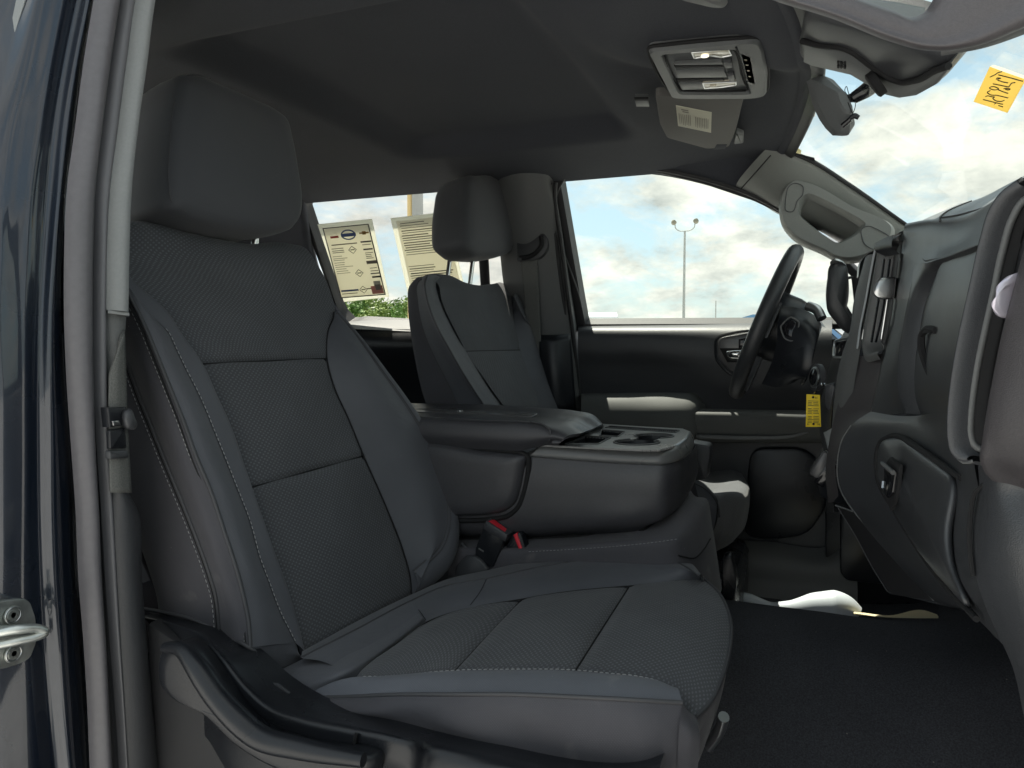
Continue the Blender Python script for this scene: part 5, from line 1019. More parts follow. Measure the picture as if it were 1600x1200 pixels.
# near end: bulge, end cap, outboard vent pod
surf('end_bulge', [K('1528,728,.665 1530,757,.668 1522,800,.67 1520,850,.665 1526,905,.66 1545,960,.655 1583,1045,.645 1600,1120,.64 1640,1280,.63'), K('1540,722,.65 1545,752,.65 1545,800,.645 1546,850,.64 1552,905,.64 1570,960,.635 1600,1040,.63 1622,1120,.625 1670,1280,.62'), K('1560,730,.64 1580,770,.635 1600,820,.62 1605,860,.615 1610,910,.615 1625,960,.61 1645,1040,.61 1670,1120,.605 1720,1280,.60'), K('1600,720,.63 1640,770,.625 1670,830,.605 1680,880,.60 1690,930,.60 1700,980,.60 1715,1060,.60 1740,1140,.60 1780,1280,.60')], M_soft, db_, 50, 30)
tube('end_cap_joint', off(K('1542,757,.662 1530,768,.664 1522,800,.665 1520,850,.662 1525,900,.658'), -.002), .0018, M_gap, db_, 6)
slab('end_panel', K('1660,290,.62 1800,250,.62 1900,1300,.62 1760,1280,.62 1700,960,.62 1690,800,.62'), (0, -1, 0), .03, M_soft, db_)
vo = K('1612,276,.61 1585,296,.615 1566,322,.62 1550,370,.625 1534,440,.628 1518,510,.63 1508,560,.632 1501,610,.634 1497,660,.636 1498,690,.636 1504,712,.635 1520,725,.632 1534,722,.63')
v1 = off(K('1616,288,.605 1592,305,.61 1575,330,.615 1560,376,.62 1544,446,.623 1529,514,.625 1519,565,.627 1512,612,.629 1508,660,.63 1509,685,.63 1514,702,.63 1524,712,.628 1534,714,.626'), -.008)
v2 = off(K('1620,300,.61 1600,315,.613 1584,342,.617 1570,388,.622 1555,455,.626 1540,522,.628 1530,570,.63 1523,615,.632 1519,655,.633 1519,678,.633 1523,692,.633 1530,700,.632 1536,702,.632'), .0)
v3 = off(K('1626,315,.62 1608,330,.62 1595,355,.625 1582,400,.628 1567,465,.632 1552,530,.634 1542,575,.636 1534,618,.638 1530,650,.638 1530,665,.638 1532,676,.638 1536,684,.638 1539,690,.638'), .02)
vp = surf('vent_pod', [off(vo, .03, .01), vo, [a*.5+b*.5+V(-.006, -.002, 0) for a, b in zip(vo, v1)], v1, off(v1, .012, .002)], M_plas2, db_, 70, 20)
tube('pod_bright_edge', off([a*.8+b*.2 for a, b in zip(vo, v1)], -.004, -.001), .0016, M_grey, vp, 6, n=70)
surf('vent_groove', [off(v1, .012, .002), off([a*.5+b*.5 for a, b in zip(v1, v2)], .016), off(v2, .006)], M_gap, vp, 60, 8)
tube('vent_ring', off(v2, -.001), .0026, M_grey, vp, 8, n=70)
surf('vent_cavity', [off(v2, .006), off(v3, .014), off(K('1660,330,.62 1650,345,.625 1640,370,.63 1630,410,.635 1615,470,.64 1600,535,.642 1588,580,.644 1578,620,.645 1570,650,.645 1566,665,.645 1562,678,.645 1560,685,.645 1560,690,.645'), .03)], M_plas2, vp, 40, 8)
for k in range(3):
    s = .02+.02*k
    tube('vane', [AY(1596+k*9, 352, .64)+V(s, 0, 0), AY(1566+k*9, 470, .645)+V(s, 0, 0), AY(1542+k*8, 590, .648)+V(s, 0, 0), AY(1532+k*6, 670, .65)+V(s, 0, 0)], .0045, M_plas2, vp, 6, n=16, flat=.3)
tube('vent_bright_line', off(K('1600,350,.628 1584,400,.63 1566,470,.634 1550,540,.636 1537,610,.638 1533,660,.638'), .012), .0022, M_satin, vp, 6, n=24)
pillow('vent_knob', [AY(x, y, .585) for x, y in ((1563, 440), (1572, 430), (1586, 426), (1588, 434), (1578, 448), (1572, 480), (1568, 494), (1558, 497), (1550, 488), (1550, 480), (1558, 474), (1561, 456))], (-1, -.6, 0), [(.02, .005), (.6, .004), (.9, 0), (1, -.004), (1, -.014)], M_knob, vp, 60)
# smooth mauve-grey outboard cheek that closes the pod
c0 = K('1640,270,.59 1622,330,.59 1606,380,.592 1588,450,.594 1570,520,.597 1556,590,.60 1547,640,.602 1539,690,.604 1534,715,.605 1540,735,.607 1552,748,.61')
c1 = K('1680,270,.57 1650,330,.57 1630,380,.57 1606,450,.572 1586,520,.575 1570,590,.578 1560,640,.58 1554,690,.584 1554,715,.588 1562,738,.595 1575,756,.60')
c2 = K('1760,270,.55 1740,330,.55 1720,380,.55 1700,450,.55 1680,520,.55 1660,590,.553 1650,640,.557 1640,700,.563 1640,740,.572 1650,770,.582 1665,790,.59')
surf('pod_cheek', [off(c0, .05, .03), off(c0, .012, .004), c0, [a*.5+b*.5+V(-.004, -.003, 0) for a, b in zip(c0, c1)], c1, c2], M_cheek, db_, 60, 40)
# ---- centre stack seen edge-on
surf('centre_vent_bezel', [off(K('1412,362,1.205 1400,368,1.23 1383,376,1.27 1374,384,1.29 1372,396,1.29 1366,425,1.29 1358,470,1.29 1350,510,1.29 1347,545,1.29 1350,558,1.28 1376,562,1.21'), 0), off(K('1408,372,1.205 1396,376,1.23 1386,382,1.26 1379,390,1.28 1377,400,1.28 1372,430,1.28 1365,470,1.28 1358,510,1.28 1355,540,1.28 1357,550,1.27 1378,553,1.21'), -.006), off(K('1408,378,1.205 1398,381,1.23 1389,386,1.26 1384,394,1.27 1383,402,1.27 1378,432,1.27 1372,470,1.27 1366,508,1.27 1363,532,1.27 1365,540,1.26 1382,542,1.21'), .012)], M_grey, db_, 60, 12)
surf('centre_vent_cavity', [K('1408,378,1.205 1400,440,1.205 1392,500,1.205 1382,542,1.205'), off(K('1384,394,1.27 1378,432,1.27 1370,490,1.27 1363,535,1.27'), .012)], M_cheek, db_, 30, 10)
surf('centre_top_pad', [K('1412,360,1.20 1400,366,1.23 1384,376,1.275 1366,392,1.33'), off(K('1412,360,1.20 1400,366,1.23 1384,376,1.275 1366,392,1.33'), .06, .01, .006), off(K('1412,360,1.20 1400,366,1.23 1384,376,1.275 1366,392,1.33'), .30, .02, 0)], M_soft, db_, 20, 10)
slab('centre_vent_back', off(K('1408,372,1.205 1386,382,1.27 1358,545,1.28 1384,548,1.215'), .03), (-1, -.4, 0), .004, M_gap, db_, .001)
for k in range(2): tube('centre_vane', off(K(f'{1395-k*9},405,1.23 {1389-k*9},450,1.23 {1381-k*9},500,1.23 {1373-k*7},535,1.23'), -.004), .0045, M_plas, db_, 6, n=16, flat=.4)
surf('vent_top_lip', [off(K('1411,366,1.2 1395,372,1.23 1380,380,1.26'), -.012), off(K('1410,382,1.2 1396,386,1.23 1382,390,1.26'), -.014), off(K('1409,397,1.2 1397,399,1.23 1386,401,1.25'), -.002)], M_plas, db_, 14, 10)
pillow('centre_vent_knob', [AY(x, y, 1.215)+V(-.012, 0, 0) for x, y in ((1392, 433), (1400, 433), (1398, 466), (1386, 467), (1379, 460), (1382, 443))], (-1, -.5, 0), [(.02, .004), (.7, .003), (.95, 0), (1, -.005), (1, -.014)], M_satin, db_, 40)
# polished column of the stack with the screen behind it
surf('stack_column', [off(K('1372,396,1.295 1366,425,1.295 1358,470,1.295 1349,515,1.295 1342,560,1.295 1335,600,1.295 1330,640,1.295 1326,668,1.295')), off(K('1362,398,1.33 1355,425,1.33 1346,470,1.33 1336,515,1.33 1328,560,1.33 1321,600,1.33 1316,640,1.33 1312,668,1.33'), -.004), off(K('1352,402,1.37 1344,430,1.37 1334,470,1.37 1328,515,1.37 1314,560,1.37 1306,600,1.37 1302,640,1.37 1298,690,1.37'), .0)], M_grey, db_, 40, 14)
surf('stack_lower_cheek', [off(K('1384,552,1.22 1378,580,1.22 1370,610,1.22 1361,645,1.22 1340,660,1.23 1316,690,1.235 1306,720,1.24 1310,775,1.25')), off(K('1350,556,1.285 1343,590,1.285 1336,620,1.285 1330,645,1.285 1318,668,1.29 1302,700,1.29 1296,730,1.29 1300,785,1.29')), off(K('1330,556,1.34 1318,590,1.34 1312,620,1.34 1306,645,1.34 1300,668,1.34 1294,700,1.34 1290,740,1.34 1294,785,1.34'))], M_cheek, db_, 50, 20)
slab('touch_screen', K('1372,400,1.30 1331,508,1.42 1344,515,1.42 1352,508,1.34 1368,420,1.30'), (-1, -.5, .2), .008, M_gloss, db_, .002)
tube('screen_frame', K('1372,392,1.30 1352,440,1.36 1333,505,1.43'), .003, M_satin, db_, 6, n=14)
tube('stack_bright_trim', off(K('1373,390,1.295 1367,420,1.295 1358,470,1.295 1349,515,1.295 1345,545,1.292'), -.004), .003, M_satin, db_, 6, n=30)
# far side: driver cluster hood, switch, panel under the wheel
def hood(): 
    return surf('cluster_hood', [K('1341,432,1.60 1344,412,1.60 1354,398,1.58 1372,388,1.54 1400,372,1.45'), K('1346,436,1.75 1348,414,1.75 1358,400,1.75 1376,390,1.72 1410,374,1.6'), [AY(1346, 432, 1.75)+V(.2, .1, 0), AY(1348, 414, 1.75)+V(.2, .1, .02), AY(1358, 400, 1.75)+V(.2, .1, .02), AY(1376, 390, 1.72)+V(.25, .1, .02), AY(1410, 374, 1.6)+V(.25, .1, .02)]], M_soft, db_, 30, 16)
hood()
surf('driver_side_panel', [K('1340,500,1.50 1318,545,1.50 1308,590,1.48 1300,640,1.45 1296,700,1.42'), K('1330,500,1.70 1305,545,1.72 1292,590,1.72 1280,640,1.70 1290,720,1.6'), K('1350,500,1.95 1340,545,1.98 1330,590,1.98 1325,640,1.98 1330,720,1.98')], M_plas2, db_, 40, 24)
surf('driver_top_pad', [[V(.16, 1.32, 1.60), V(.15, 1.6, 1.60), V(.14, 1.8, 1.60), V(.14, 2.05, 1.55)], [V(.3, 1.32, 1.63), V(.3, 1.6, 1.63), V(.3, 1.8, 1.62), V(.3, 2.08, 1.58)], [V(.56, 1.32, 1.5), V(.56, 1.6, 1.5), V(.56, 1.8, 1.5), V(.56, 2.1, 1.48)]], M_soft, db_, 20, 14)
surf('passenger_top_pad', [[AY(*q) for q in ((1500, 318, 1.32), (1540, 306, 1.05), (1580, 285, .90), (1640, 255, .78), (1720, 215, .70))], [V(.42, 1.32, 1.60), V(.42, 1.05, 1.59), V(.42, .9, 1.58), V(.42, .78, 1.58), V(.42, .66, 1.57)], [V(.57, 1.32, 1.48), V(.57, 1.05, 1.48), V(.57, .9, 1.48), V(.57, .78, 1.48), V(.57, .6, 1.48)]], M_soft, db_, 20, 14)
surf('driver_lower_panel', [K('1296,700,1.46 1298,760,1.46 1304,800,1.45'), K('1300,700,1.7 1304,760,1.7 1312,800,1.7'), K('1330,700,2.0 1334,760,2.0 1340,800,2.0')], M_plas, db_, 20, 14)
sw = slab('lamp_switch', rpoly(K('1306,534,1.46 1324,530,1.44 1318,554,1.43 1304,556,1.45'), .004), (-1, -.5, .2), .012, M_gloss, db_, .003)
tube('switch_frame', rpoly(K('1304,533,1.458 1328,528,1.435 1320,558,1.428 1302,558,1.448'), .004), .0022, M_satin, db_, 6, n=40, closed=True)
for k, (a, b, c, d) in enumerate(((1275, 738, 1291, 710), (1281, 752, 1298, 722))): box('brake_controller_block', (AY((a+c)/2, (b+d)/2, 1.45)), (.02, .05, .05), M_gloss if k else M_glossg, db_, rot=(math.radians(28), 'Y'), bevel=.004)
slab('grille_piece', K('1286,676,1.44 1300,668,1.43 1298,694,1.42 1293,703,1.43'), (-1, -.6, 0), .01, M_ltrim, db_, .002)
slab('lower_bracket', K('1276,750,1.45 1300,745,1.42 1304,785,1.40 1280,776,1.44'), (-1, -.6, 0), .02, M_plas, db_, .004)
# ================================================================ steering wheel
swt = thing('steering_wheel', (-.09, 1.75, 1.48), 'black leather steering wheel seen almost edge-on in front of the driver window', 'steering wheel')
tp, bt_ = AY(1244, 394, 1.75), AY(1152, 612, 1.75); wc = (tp+bt_)/2; up_ = unit(tp-bt_); RW = np.linalg.norm(tp-bt_)/2; lat = V(0, 1, 0); axn = unit(np.cross(lat, up_)); axn = axn if axn[0] < 0 else -axn
wp = lambda a, r=RW, d=0: wc+(up_*math.cos(a)+lat*math.sin(a))*r+axn*d
tube('rim', [wp(a) for a in np.linspace(0, 2*math.pi, 72, endpoint=False)], .0165, M_leather, swt, 16, n=144, closed=True, up=axn)
hub = pillow('hub', [wp(a, .078, .0) for a in np.linspace(0, 2*math.pi, 40, endpoint=False)], axn, [(.02, .012), (.6, .010), (.9, .004), (1, -.01), (.97, -.05), (.9, -.07), (.02, -.075)], M_plas, swt, 60)
for a0, a1, w in ((math.radians(-100), math.radians(-72), 0), (math.radians(72), math.radians(100), 0), (math.radians(168), math.radians(192), 0)):
    am = (a0+a1)/2; sp_ = slab('spoke', [wp(a0-.12, .07), wp(a1+.12, .07), wp(a1, RW-.008), wp(a0, RW-.008)], axn, .022, M_plas, swt, .006)
    if abs(am) < 2:
        slab('spoke_buttons', [wp(am-.13, .095, .003), wp(am+.13, .095, .003), wp(am+.09, .135, .003), wp(am-.09, .135, .003)], axn, .004, M_gloss, sp_, .001)
# column shroud behind the wheel with stalk buttons
sc_ = surf('column_shroud', [K('1219,478,1.68 1250,482,1.66 1275,495,1.64 1284,510,1.63 1277,530,1.63'), K('1216,500,1.62 1240,505,1.60 1266,518,1.585 1277,532,1.58 1268,550,1.58'), K('1208,560,1.62 1230,575,1.60 1252,585,1.58 1262,590,1.58 1256,600,1.58'), K('1190,600,1.66 1215,605,1.64 1240,598,1.62 1252,592,1.61 1250,600,1.61')], M_plas, swt, 24, 24)
surf('shroud_far', [K('1219,478,1.68 1250,482,1.66 1275,495,1.64 1284,510,1.63'), K('1222,480,1.8 1252,484,1.8 1280,498,1.8 1290,512,1.8')], M_plas, swt, 16, 6)
slab('shroud_button', rpoly(K('1222,510,1.60 1236,498,1.60 1245,505,1.595 1238,528,1.59 1228,526,1.595'), .006), (-.4, -1, .2), .008, M_gloss, swt, .003)
tube('button_frame', rpoly(K('1219,510,1.605 1235,494,1.605 1250,504,1.595 1240,534,1.59 1226,530,1.595'), .006), .0018, M_grey, swt, 6, n=40, closed=True)
tube('wiper_stalk', K('1262,478,1.62 1276,484,1.61 1284,498,1.60'), .010, M_satin, swt, 10)
# ---- gear lever on the column
gl = thing('gear_lever', AY(1310, 470, 1.55), 'upright black column gear lever with a rounded silver tip right of the steering wheel', 'gear lever')
ge = [AY(x, y, 1.55) for x, y in ((1297, 412), (1305, 406), (1314, 406), (1320, 412), (1323, 430), (1323, 470), (1321, 482), (1330, 496), (1336, 505), (1328, 523), (1318, 518), (1304, 503), (1293, 488), (1290, 470), (1292, 435))]
pillow('grip', ge, (-.3, -1, 0), [(.02, .016), (.5, .014), (.8, .009), (.95, .002), (1, -.006), (.95, -.014), (.8, -.02), (.02, -.022)], M_leather, gl, 90)
pillow('tip', [AY(x, y, 1.545) for x, y in ((1297, 413), (1304, 407), (1314, 407), (1320, 413), (1314, 411), (1303, 411))], (-.3, -1, .3), [(.02, .012), (.8, .010), (1, 0), (1, -.01)], M_satin, gl, 30)
tube('rod', K('1322,435,1.56 1332,433,1.58'), .003, M_rubd, gl, 6)
# ---- ignition, key, tag
ky = thing('ignition_key', AY(1290, 610, 1.50), 'grey key fob in the chrome ignition ring under the column', 'key')
disc('lock_bezel', AY(1280, 590, 1.53), (-1, -.45, .1), .026, .010, M_plas2, ky, 28, rin=.019); disc('lock_ring', AY(1280, 590, 1.53), (-1, -.45, .1), .021, .012, M_satin, ky, 28, rin=.0165); disc('lock_cylinder', AY(1281, 590, 1.53), (-1, -.45, .1), .017, .014, M_gloss, ky, 20)
slab('fob', rpoly(K('1286,602,1.49 1300,598,1.48 1306,605,1.48 1304,634,1.48 1296,643,1.485 1288,638,1.49'), .006), (-1, -.9, 0), .016, M_plas2, ky, .005)
tube('split_ring', [AY(1276, 604, 1.495)+V(.004*math.sin(a), .010*math.cos(a), .013*math.sin(a)) for a in np.linspace(0, 6.283, 20, endpoint=False)], .0014, M_chrome, ky, 6, closed=True)
tube('key_blade', K('1283,594,1.52 1288,604,1.495'), .005, M_chrome, ky, 8, n=4)
tg = thing('key_tag', AY(1271, 643, 1.49), 'bright yellow printed key tag hanging below the ignition', 'tag')
q = K('1260,616,1.49 1281,617,1.488 1283,667,1.488 1259,667,1.49')
slab('card', q, (0, -1, 0), .0012, M_yel, tg, .0002)
def onq(u, v, d=.0012): p = (q[0]*(1-u)+q[1]*u)*(1-v)+(q[3]*(1-u)+q[2]*u)*v; return p+V(0, -d, 0)
for i in range(15):
    v = .19+i*.048
    if i in (4, 9): continue
    for a, b in ((.12, .44), (.50, .90)) if i % 3 else ((.12, .9),):
        slab('print_line', [onq(a, v), onq(b-random.random()*.08, v), onq(b-random.random()*.08, v+.014), onq(a, v+.014)], (0, -1, 0), .0003, M_ink, tg, .00005)
for v in (.08, .91): disc('eyelet', onq(.5, v, .001), (0, -1, 0), .0022, .0008, M_gap, tg, 12)
for (u, v) in ((.72, .1), (.15, .92), (.85, .92)): text('print_mark', 'H', onq(u, v), (1, 0, 0), (0, 0, 1), .006, M_ink, tg)
# ================================================================ overhead console
ZC = 1.893
def KZ(s, dz=0.0): return [AZ(a[0], a[1], ZC+dz) for a in px(s)]
DN = (0, 0, -1)
oc = thing('overhead_console', AZ(1105, 110, ZC), 'grey overhead lamp console with two map lamps in the front of the headliner', 'overhead console')
oo = rpoly(KZ('1011,77 1186,61 1194,75 1200,113 1198,148 1176,152 1050,152'), .014)
oi = rpoly(KZ('1034,82 1149,74 1163,121 1172,144 1062,144'), .010)
ringframe('bezel', oo, oi, DN, .02, M_ohc, oc, n=140, lift=.004)
tube('bezel_gap', [p+V(0, 0, .004) for p in oo], .003, M_gap, oc, 6, n=140, closed=True)
slab('lamp_tray', [p+V(0, 0, .004) for p in oi], DN, .01, M_ohc, oc, .001)
tube('tray_step', rpoly(KZ('1037,84 1147,76 1160,121 1168,142 1064,142', .001), .008), .0016, M_gap, oc, 6, n=90, closed=True)
for s in ('1081,82 1138,76 1143,86 1127,89 1109,86 1085,91', '1098,130 1150,127.5 1150,132.5 1128,136 1101,138'):
    l = slab('map_lamp', KZ(s, .0), DN, .006, M_lens, oc, .001)
    c = sum(KZ(s, -.001))/len(px(s)); disc('lamp_bulb', c-V(.012, 0, 0), DN, .006, .002, M_bulb if s.startswith('1081') else M_lens, l, 14)
    tube('lamp_frame', KZ(s, 0), .0014, M_satin, l, 6, n=50, closed=True, lin=True)
for s in ('1053,103 1128,102 1131,105 1056,107', '1056,124 1128,122 1132,126 1058,128'): slab('finger_groove', KZ(s, -.0006), DN, .002, M_gap, oc, .0003)
for s in ('1054,99 1128,95 1130,101 1054,102', '1056,109 1131,108 1136,121 1058,122', '1060,130 1097,129 1100,139 1066,141'): slab('lamp_door', KZ(s, -.001), DN, .004, M_ohc, oc, .001)
for s in ('1131,98 1143,97 1145,106 1134,107', '1137,118 1147,117 1149,127 1139,127'): slab('lamp_button', rpoly(KZ(s, -.003), .002), DN, .006, M_plas2, oc, .001); 
slab('switch_panel', KZ('1158,84 1173,89 1180,132 1168,128', -.004), DN, .004, M_plas2, oc, .001)
tube('panel_joint', KZ('1150,73 1158,98 1165,124', -.004), .0018, M_gap, oc, 6)
for y in (93, 101, 110, 119): slab('panel_mark', KZ(f'{1163+(y-93)*.25},{y} {1167+(y-93)*.25},{y+.6} {1167.3+(y-93)*.25},{y+2} {1163.3+(y-93)*.25},{y+1.4}', -.0086), DN, .0005, M_label, oc, .0001)
t = thing('rear_map_lamp', AZ(1098, 0, ZC), 'small lamp pod at the very top edge, above the overhead console', 'lamp')
slab('pod', rpoly(KZ('1058,-16 1138,-16 1138,8 1131,14.5 1112,14 1062,2'), .008), DN, .02, M_ohc, t, .004); slab('pod_lens', KZ('1072,-14 1124,-12 1126,3 1076,-3', -.0015), DN, .004, M_plas2, t, .001)
# ================================================================ sun visor
sv = thing('sun_visor', AZ(1095, 190, ZC), 'taupe driver sun visor folded up, carrying a cream warning label', 'sun visor')
vis = rpoly(KZ('1024,150 1162,154 1149,207 1139,230 1104,233 1042,216 1031,195'), .012)
slab('panel', vis, DN, .016, M_visor, sv, .003)
slab('finger_notch', KZ('1120,226 1136,226 1133,233 1115,234', -.0008), DN, .004, M_head, sv, .0005)
slab('hinge_foot', rpoly(KZ('1150,208 1162,212 1162,224 1146,226', .002), .006), DN, .012, M_ohc, sv, .003)
lab = KZ('1056,165 1112,176 1111,207.6 1059.5,197', -.0012)
lb = slab('warning_label', lab, DN, .001, M_label, sv, .0002)
def quad_at(q, u, v, d, nrm): return (q[0]*(1-u)+q[1]*u)*(1-v)+(q[3]*(1-u)+q[2]*u)*v+unit(nrm)*d
def print_quad(name, q, u0, v0, u1, v1, nrm, m, par, d=.0005): return slab(name, [quad_at(q, a, b, d, nrm) for a, b in ((u0, v0), (u1, v0), (u1, v1), (u0, v1))], nrm, .0003, m, par, .00005)
for i in range(17):
    if i in (7, 8): continue
    print_quad('print_line', lab, .06+i*.052, .30+.05*random.random(), .075+i*.052, .90-.10*random.random(), DN, M_inkg, lb)
print_quad('print_heading', lab, .14, .10, .34, .15, DN, M_inkg, lb); print_quad('print_heading', lab, .17, .19, .34, .23, DN, M_inkg, lb)
hk = thing('coat_hook', AZ(1004, 162, 1.91), 'tiny grey clip set in the headliner left of the sun visor', 'clip')
slab('clip', [AZ(x, y, 1.897) for x, y in ((992, 157), (1013, 157), (1015, 167), (994, 167))], DN, .012, M_ohc, hk, .002); slab('clip_slot', [AZ(x, y, 1.896) for x, y in ((991, 155), (1013, 155), (1013, 157.5), (992, 157.5))], DN, .004, M_gap, hk, .0005)
# ================================================================ mirror and its sensor housing
mh = thing('mirror_housing', WS('1360,100', -.03)[0], 'black sensor housing on top of the windshield that the mirror arm comes out of', 'sensor housing')
ho = WS('1256,24 1246,50 1243,72 1252,97 1270,105 1330,119 1350,131 1385,150 1405,155 1432,151 1465,134 1481,113 1484,103 1470,90 1440,76 1380,55 1310,34', -.045)
pillow('cover', ho, -NW, [(.02, .004), (.6, .003), (.85, 0), (.96, -.004), (1, -.012), (1.02, -.045)], M_plas2, mh, 120)
hb = WS('1254,68 1272,72 1335,86 1356,104 1385,124 1404,131 1428,130 1466,112 1480,106 1481,113 1463,134 1432,151 1405,155 1385,150 1350,131 1330,119 1270,105 1254,97', -.050)
slab('lower_band', hb, -NW, .03, M_ohc, mh, .004)
tube('band_groove', WS('1253,64 1272,69 1335,83 1360,102 1388,121 1405,127.5 1428,126 1466,108 1482,103', -.049), .004, M_gap, mh, 8, n=60)
for i in range(3):
    for j in range(2): slab('vent_slot', WS(f'{1307.5+i*5},{96+i*.6+j*6} {1310.5+i*5},{96.5+i*.6+j*6} {1310.5+i*5},{101+i*.6+j*6} {1307.5+i*5},{100.5+i*.6+j*6}', -.0515), -NW, .002, M_gap, mh, .0003)
disc('arm_socket', WS('1374,127', -.055)[0], unit(-NW+V(-.6, .2, 0)), .017, .010, M_gap, mh, 24)
mr = thing('rear_view_mirror', AY(1308, 165, 1.33), 'grey rear-view mirror turned away on a black ball arm below the sensor housing', 'mirror')
NM = unit(V(.55, -.8, -.1))
mo = [AY(x, y, 1.33) for x, y in ((1271, 122), (1278, 116), (1290, 115), (1304, 122), (1317, 138), (1326, 156), (1336, 176), (1340, 193), (1334, 208), (1323, 214), (1310, 208), (1295, 190), (1281, 162))]
pillow('shell', mo, NM, [(.02, .024), (.30, .024), (.42, .021), (.90, .000), (.985, -.005), (1, -.010), (.98, -.02), (.02, -.02)], M_ohc, mr, 15, lin=True, sharp=8)
tube('arm', [AY(1378, 122, 1.31), AY(1352, 142, 1.31), AY(1334, 153, 1.315)], [.0115, .0125, .0095], M_gloss, mr, 14, n=20); tube('ball_joint', [AY(1335, 152, 1.314), AY(1324, 154, 1.318)], [.008, .006], M_gloss, mr, 12, n=6)
tube('dimming_tab', [AY(1316, 197, 1.305), AY(1329, 186, 1.30)], .0042, M_gloss, mr, 10, n=6); tube('tab_grip', [AY(1327, 186, 1.30), AY(1335, 181, 1.30), AY(1342, 184, 1.30)], [.003, .0045, .0035], M_plas, mr, 10, n=12)
tube('wire', [AY(x, y, 1.31) for x, y in ((1327, 152), (1320, 140), (1322, 135), (1326, 146), (1330, 158), (1336, 160), (1336, 168), (1332, 177), (1328, 168), (1325, 160), (1332, 178))], .0006, M_gap, mr, 5, n=60)
# ================================================================ windshield grab handle on the driver side
gh = thing('grab_handle', AY(1300, 345, 1.93), 'grey grab handle on the windshield pillar beyond the steering wheel', 'grab handle', 'windshield pillar grab handles')
go_ = [AY(x, y, 1.925) for x, y in ((1228, 289), (1240, 281), (1258, 284), (1330, 322), (1398, 366), (1393, 378), (1365, 397), (1343, 405), (1311, 405), (1286, 393), (1235, 366), (1222, 349), (1217, 320))]
gi_ = [AY(x, y, 1.925) for x, y in ((1250.5, 337), (1252, 318), (1261, 307.5), (1272, 308), (1348, 350), (1334, 366), (1308, 380), (1282, 363))]
ringframe('handle', cr(go_, 120, True), cr(rpoly(gi_, .008), 120, True), (0, -1, .15), .035, M_pil, gh, n=150, lift=.010)
for s in ('1230,293 1241,285 1256,290 1254,306 1246,312 1240,332 1226,330', '1344,358 1358,352 1392,370 1368,392 1350,382'): tube('end_cap_line', rpoly([AY(x, y, 1.913) for x, y in px(s)], .01), .0010, M_pipe, gh, 6, n=60, closed=True)
# near grab handle, close to the camera at the top right
gn = thing('grab_handle', AY(1440, 50, .60), 'large mauve-grey grab handle close up at the top right corner', 'grab handle', 'windshield pillar grab handles')
ou = [AY(x, y, .60) for x, y in ((1150, -24), (1210, 0), (1300, 28), (1400, 67), (1440, 77.5), (1485, 79), (1530, 71), (1600, 44), (1690, 5))]
inn = [AY(x, y, .60) for x, y in ((1250, -42), (1300, -22), (1345, -2), (1400, 17), (1428, 27), (1452, 17), (1464, 0), (1480, -30), (1500, -60))]
nrm_ = V(0, -1, -.35)/np.linalg.norm((0, -1, -.35)); ou, inn = arc(ou, 80), arc(inn, 80)
surf('handle', [[p-nrm_*.03 for p in inn], inn-nrm_*.008, [a*.86+b*.14+nrm_*.003 for a, b in zip(inn, ou)], [a*.6+b*.4+nrm_*.006 for a, b in zip(inn, ou)], [a*.32+b*.68+nrm_*.006 for a, b in zip(inn, ou)], [a*.15+b*.85+nrm_*.010 for a, b in zip(inn, ou)], [a*.05+b*.95+nrm_*.005 for a, b in zip(inn, ou)], ou-nrm_*.004, [p-nrm_*.03+V(0, 0, .002) for p in ou]], M_grab, gn, 90, 44)
pt = thing('passenger_windshield_trim', AY(1560, 40, .68), 'grey windshield pillar trim behind the near grab handle', 'pillar trim')
surf('trim', [[AY(x, y, .66) for x, y in ((1470, 86), (1530, 77), (1600, 54), (1700, 10))], [AY(x, y, .64) for x, y in ((1470, 84), (1530, 70), (1600, 40), (1700, 0))], [AY(x, y, .64) for x, y in ((1470, 40), (1530, 20), (1600, -10), (1700, -40))]], M_grey, pt, 30, 10)
tube('pillar', [V(-.12, .71, 1.94), V(.10, .665, 1.875), V(.30, .60, 1.74), V(.56, .52, 1.56)], .045, M_ltrim, pt, 12, n=30)
surf('trim_upper', [[AY(x, y, .70) for x, y in ((1280, -30), (1345, 8), (1400, 30), (1440, 40))], [AY(x, y, .72) for x, y in ((1300, -50), (1352, -6), (1405, 4), (1446, 12))]], M_ltrim, pt, 20, 6, thick=.01)
# ================================================================ printed sheets in the rear door window
def sheet(name, lab, rim, page, grp='printed sheets taped in the rear door window'):
    r, q = G(rim, -.010), G(page, -.014)
    t = thing(name, sum(r)/4, lab, 'paper sheet', grp); slab('sleeve', r, -NG, .0012, M_sleeve, t, .0002); pg = slab('page', q, -NG, .001, M_paper, t, .0002)
    return t, pg, q
t, pg, q = sheet('window_sheet', 'buff printed sheet with blue oval emblem and dark border in the rear door window', '496,350.5 581,342 608,464 537.5,472', '504,356.5 576,349.5 603,460.5 533,466')
PQ = lambda u0, v0, u1, v1, m=None, n='print_line': print_quad(n, q, u0, v0, u1, v1, -NG, m or M_inkg, pg, .001)
for a in ((0, 0, 1, .012), (0, .985, 1, 1), (0, 0, .022, 1), (.978, 0, 1, 1)): PQ(*a, M_ink, 'page_border')
oc_ = quad_at(q, .52, .12, .0014, -NG); eu = unit(q[1]-q[0]); ev = unit(q[0]-q[3]); su, sv_ = np.linalg.norm(q[1]-q[0]), np.linalg.norm(q[0]-q[3])
tube('oval_emblem', [oc_+eu*math.cos(a)*su*.145+ev*math.sin(a)*sv_*.062 for a in np.linspace(0, 2*math.pi, 30, endpoint=False)], .0022, M_blueink, pg, 5, closed=True, n=60)
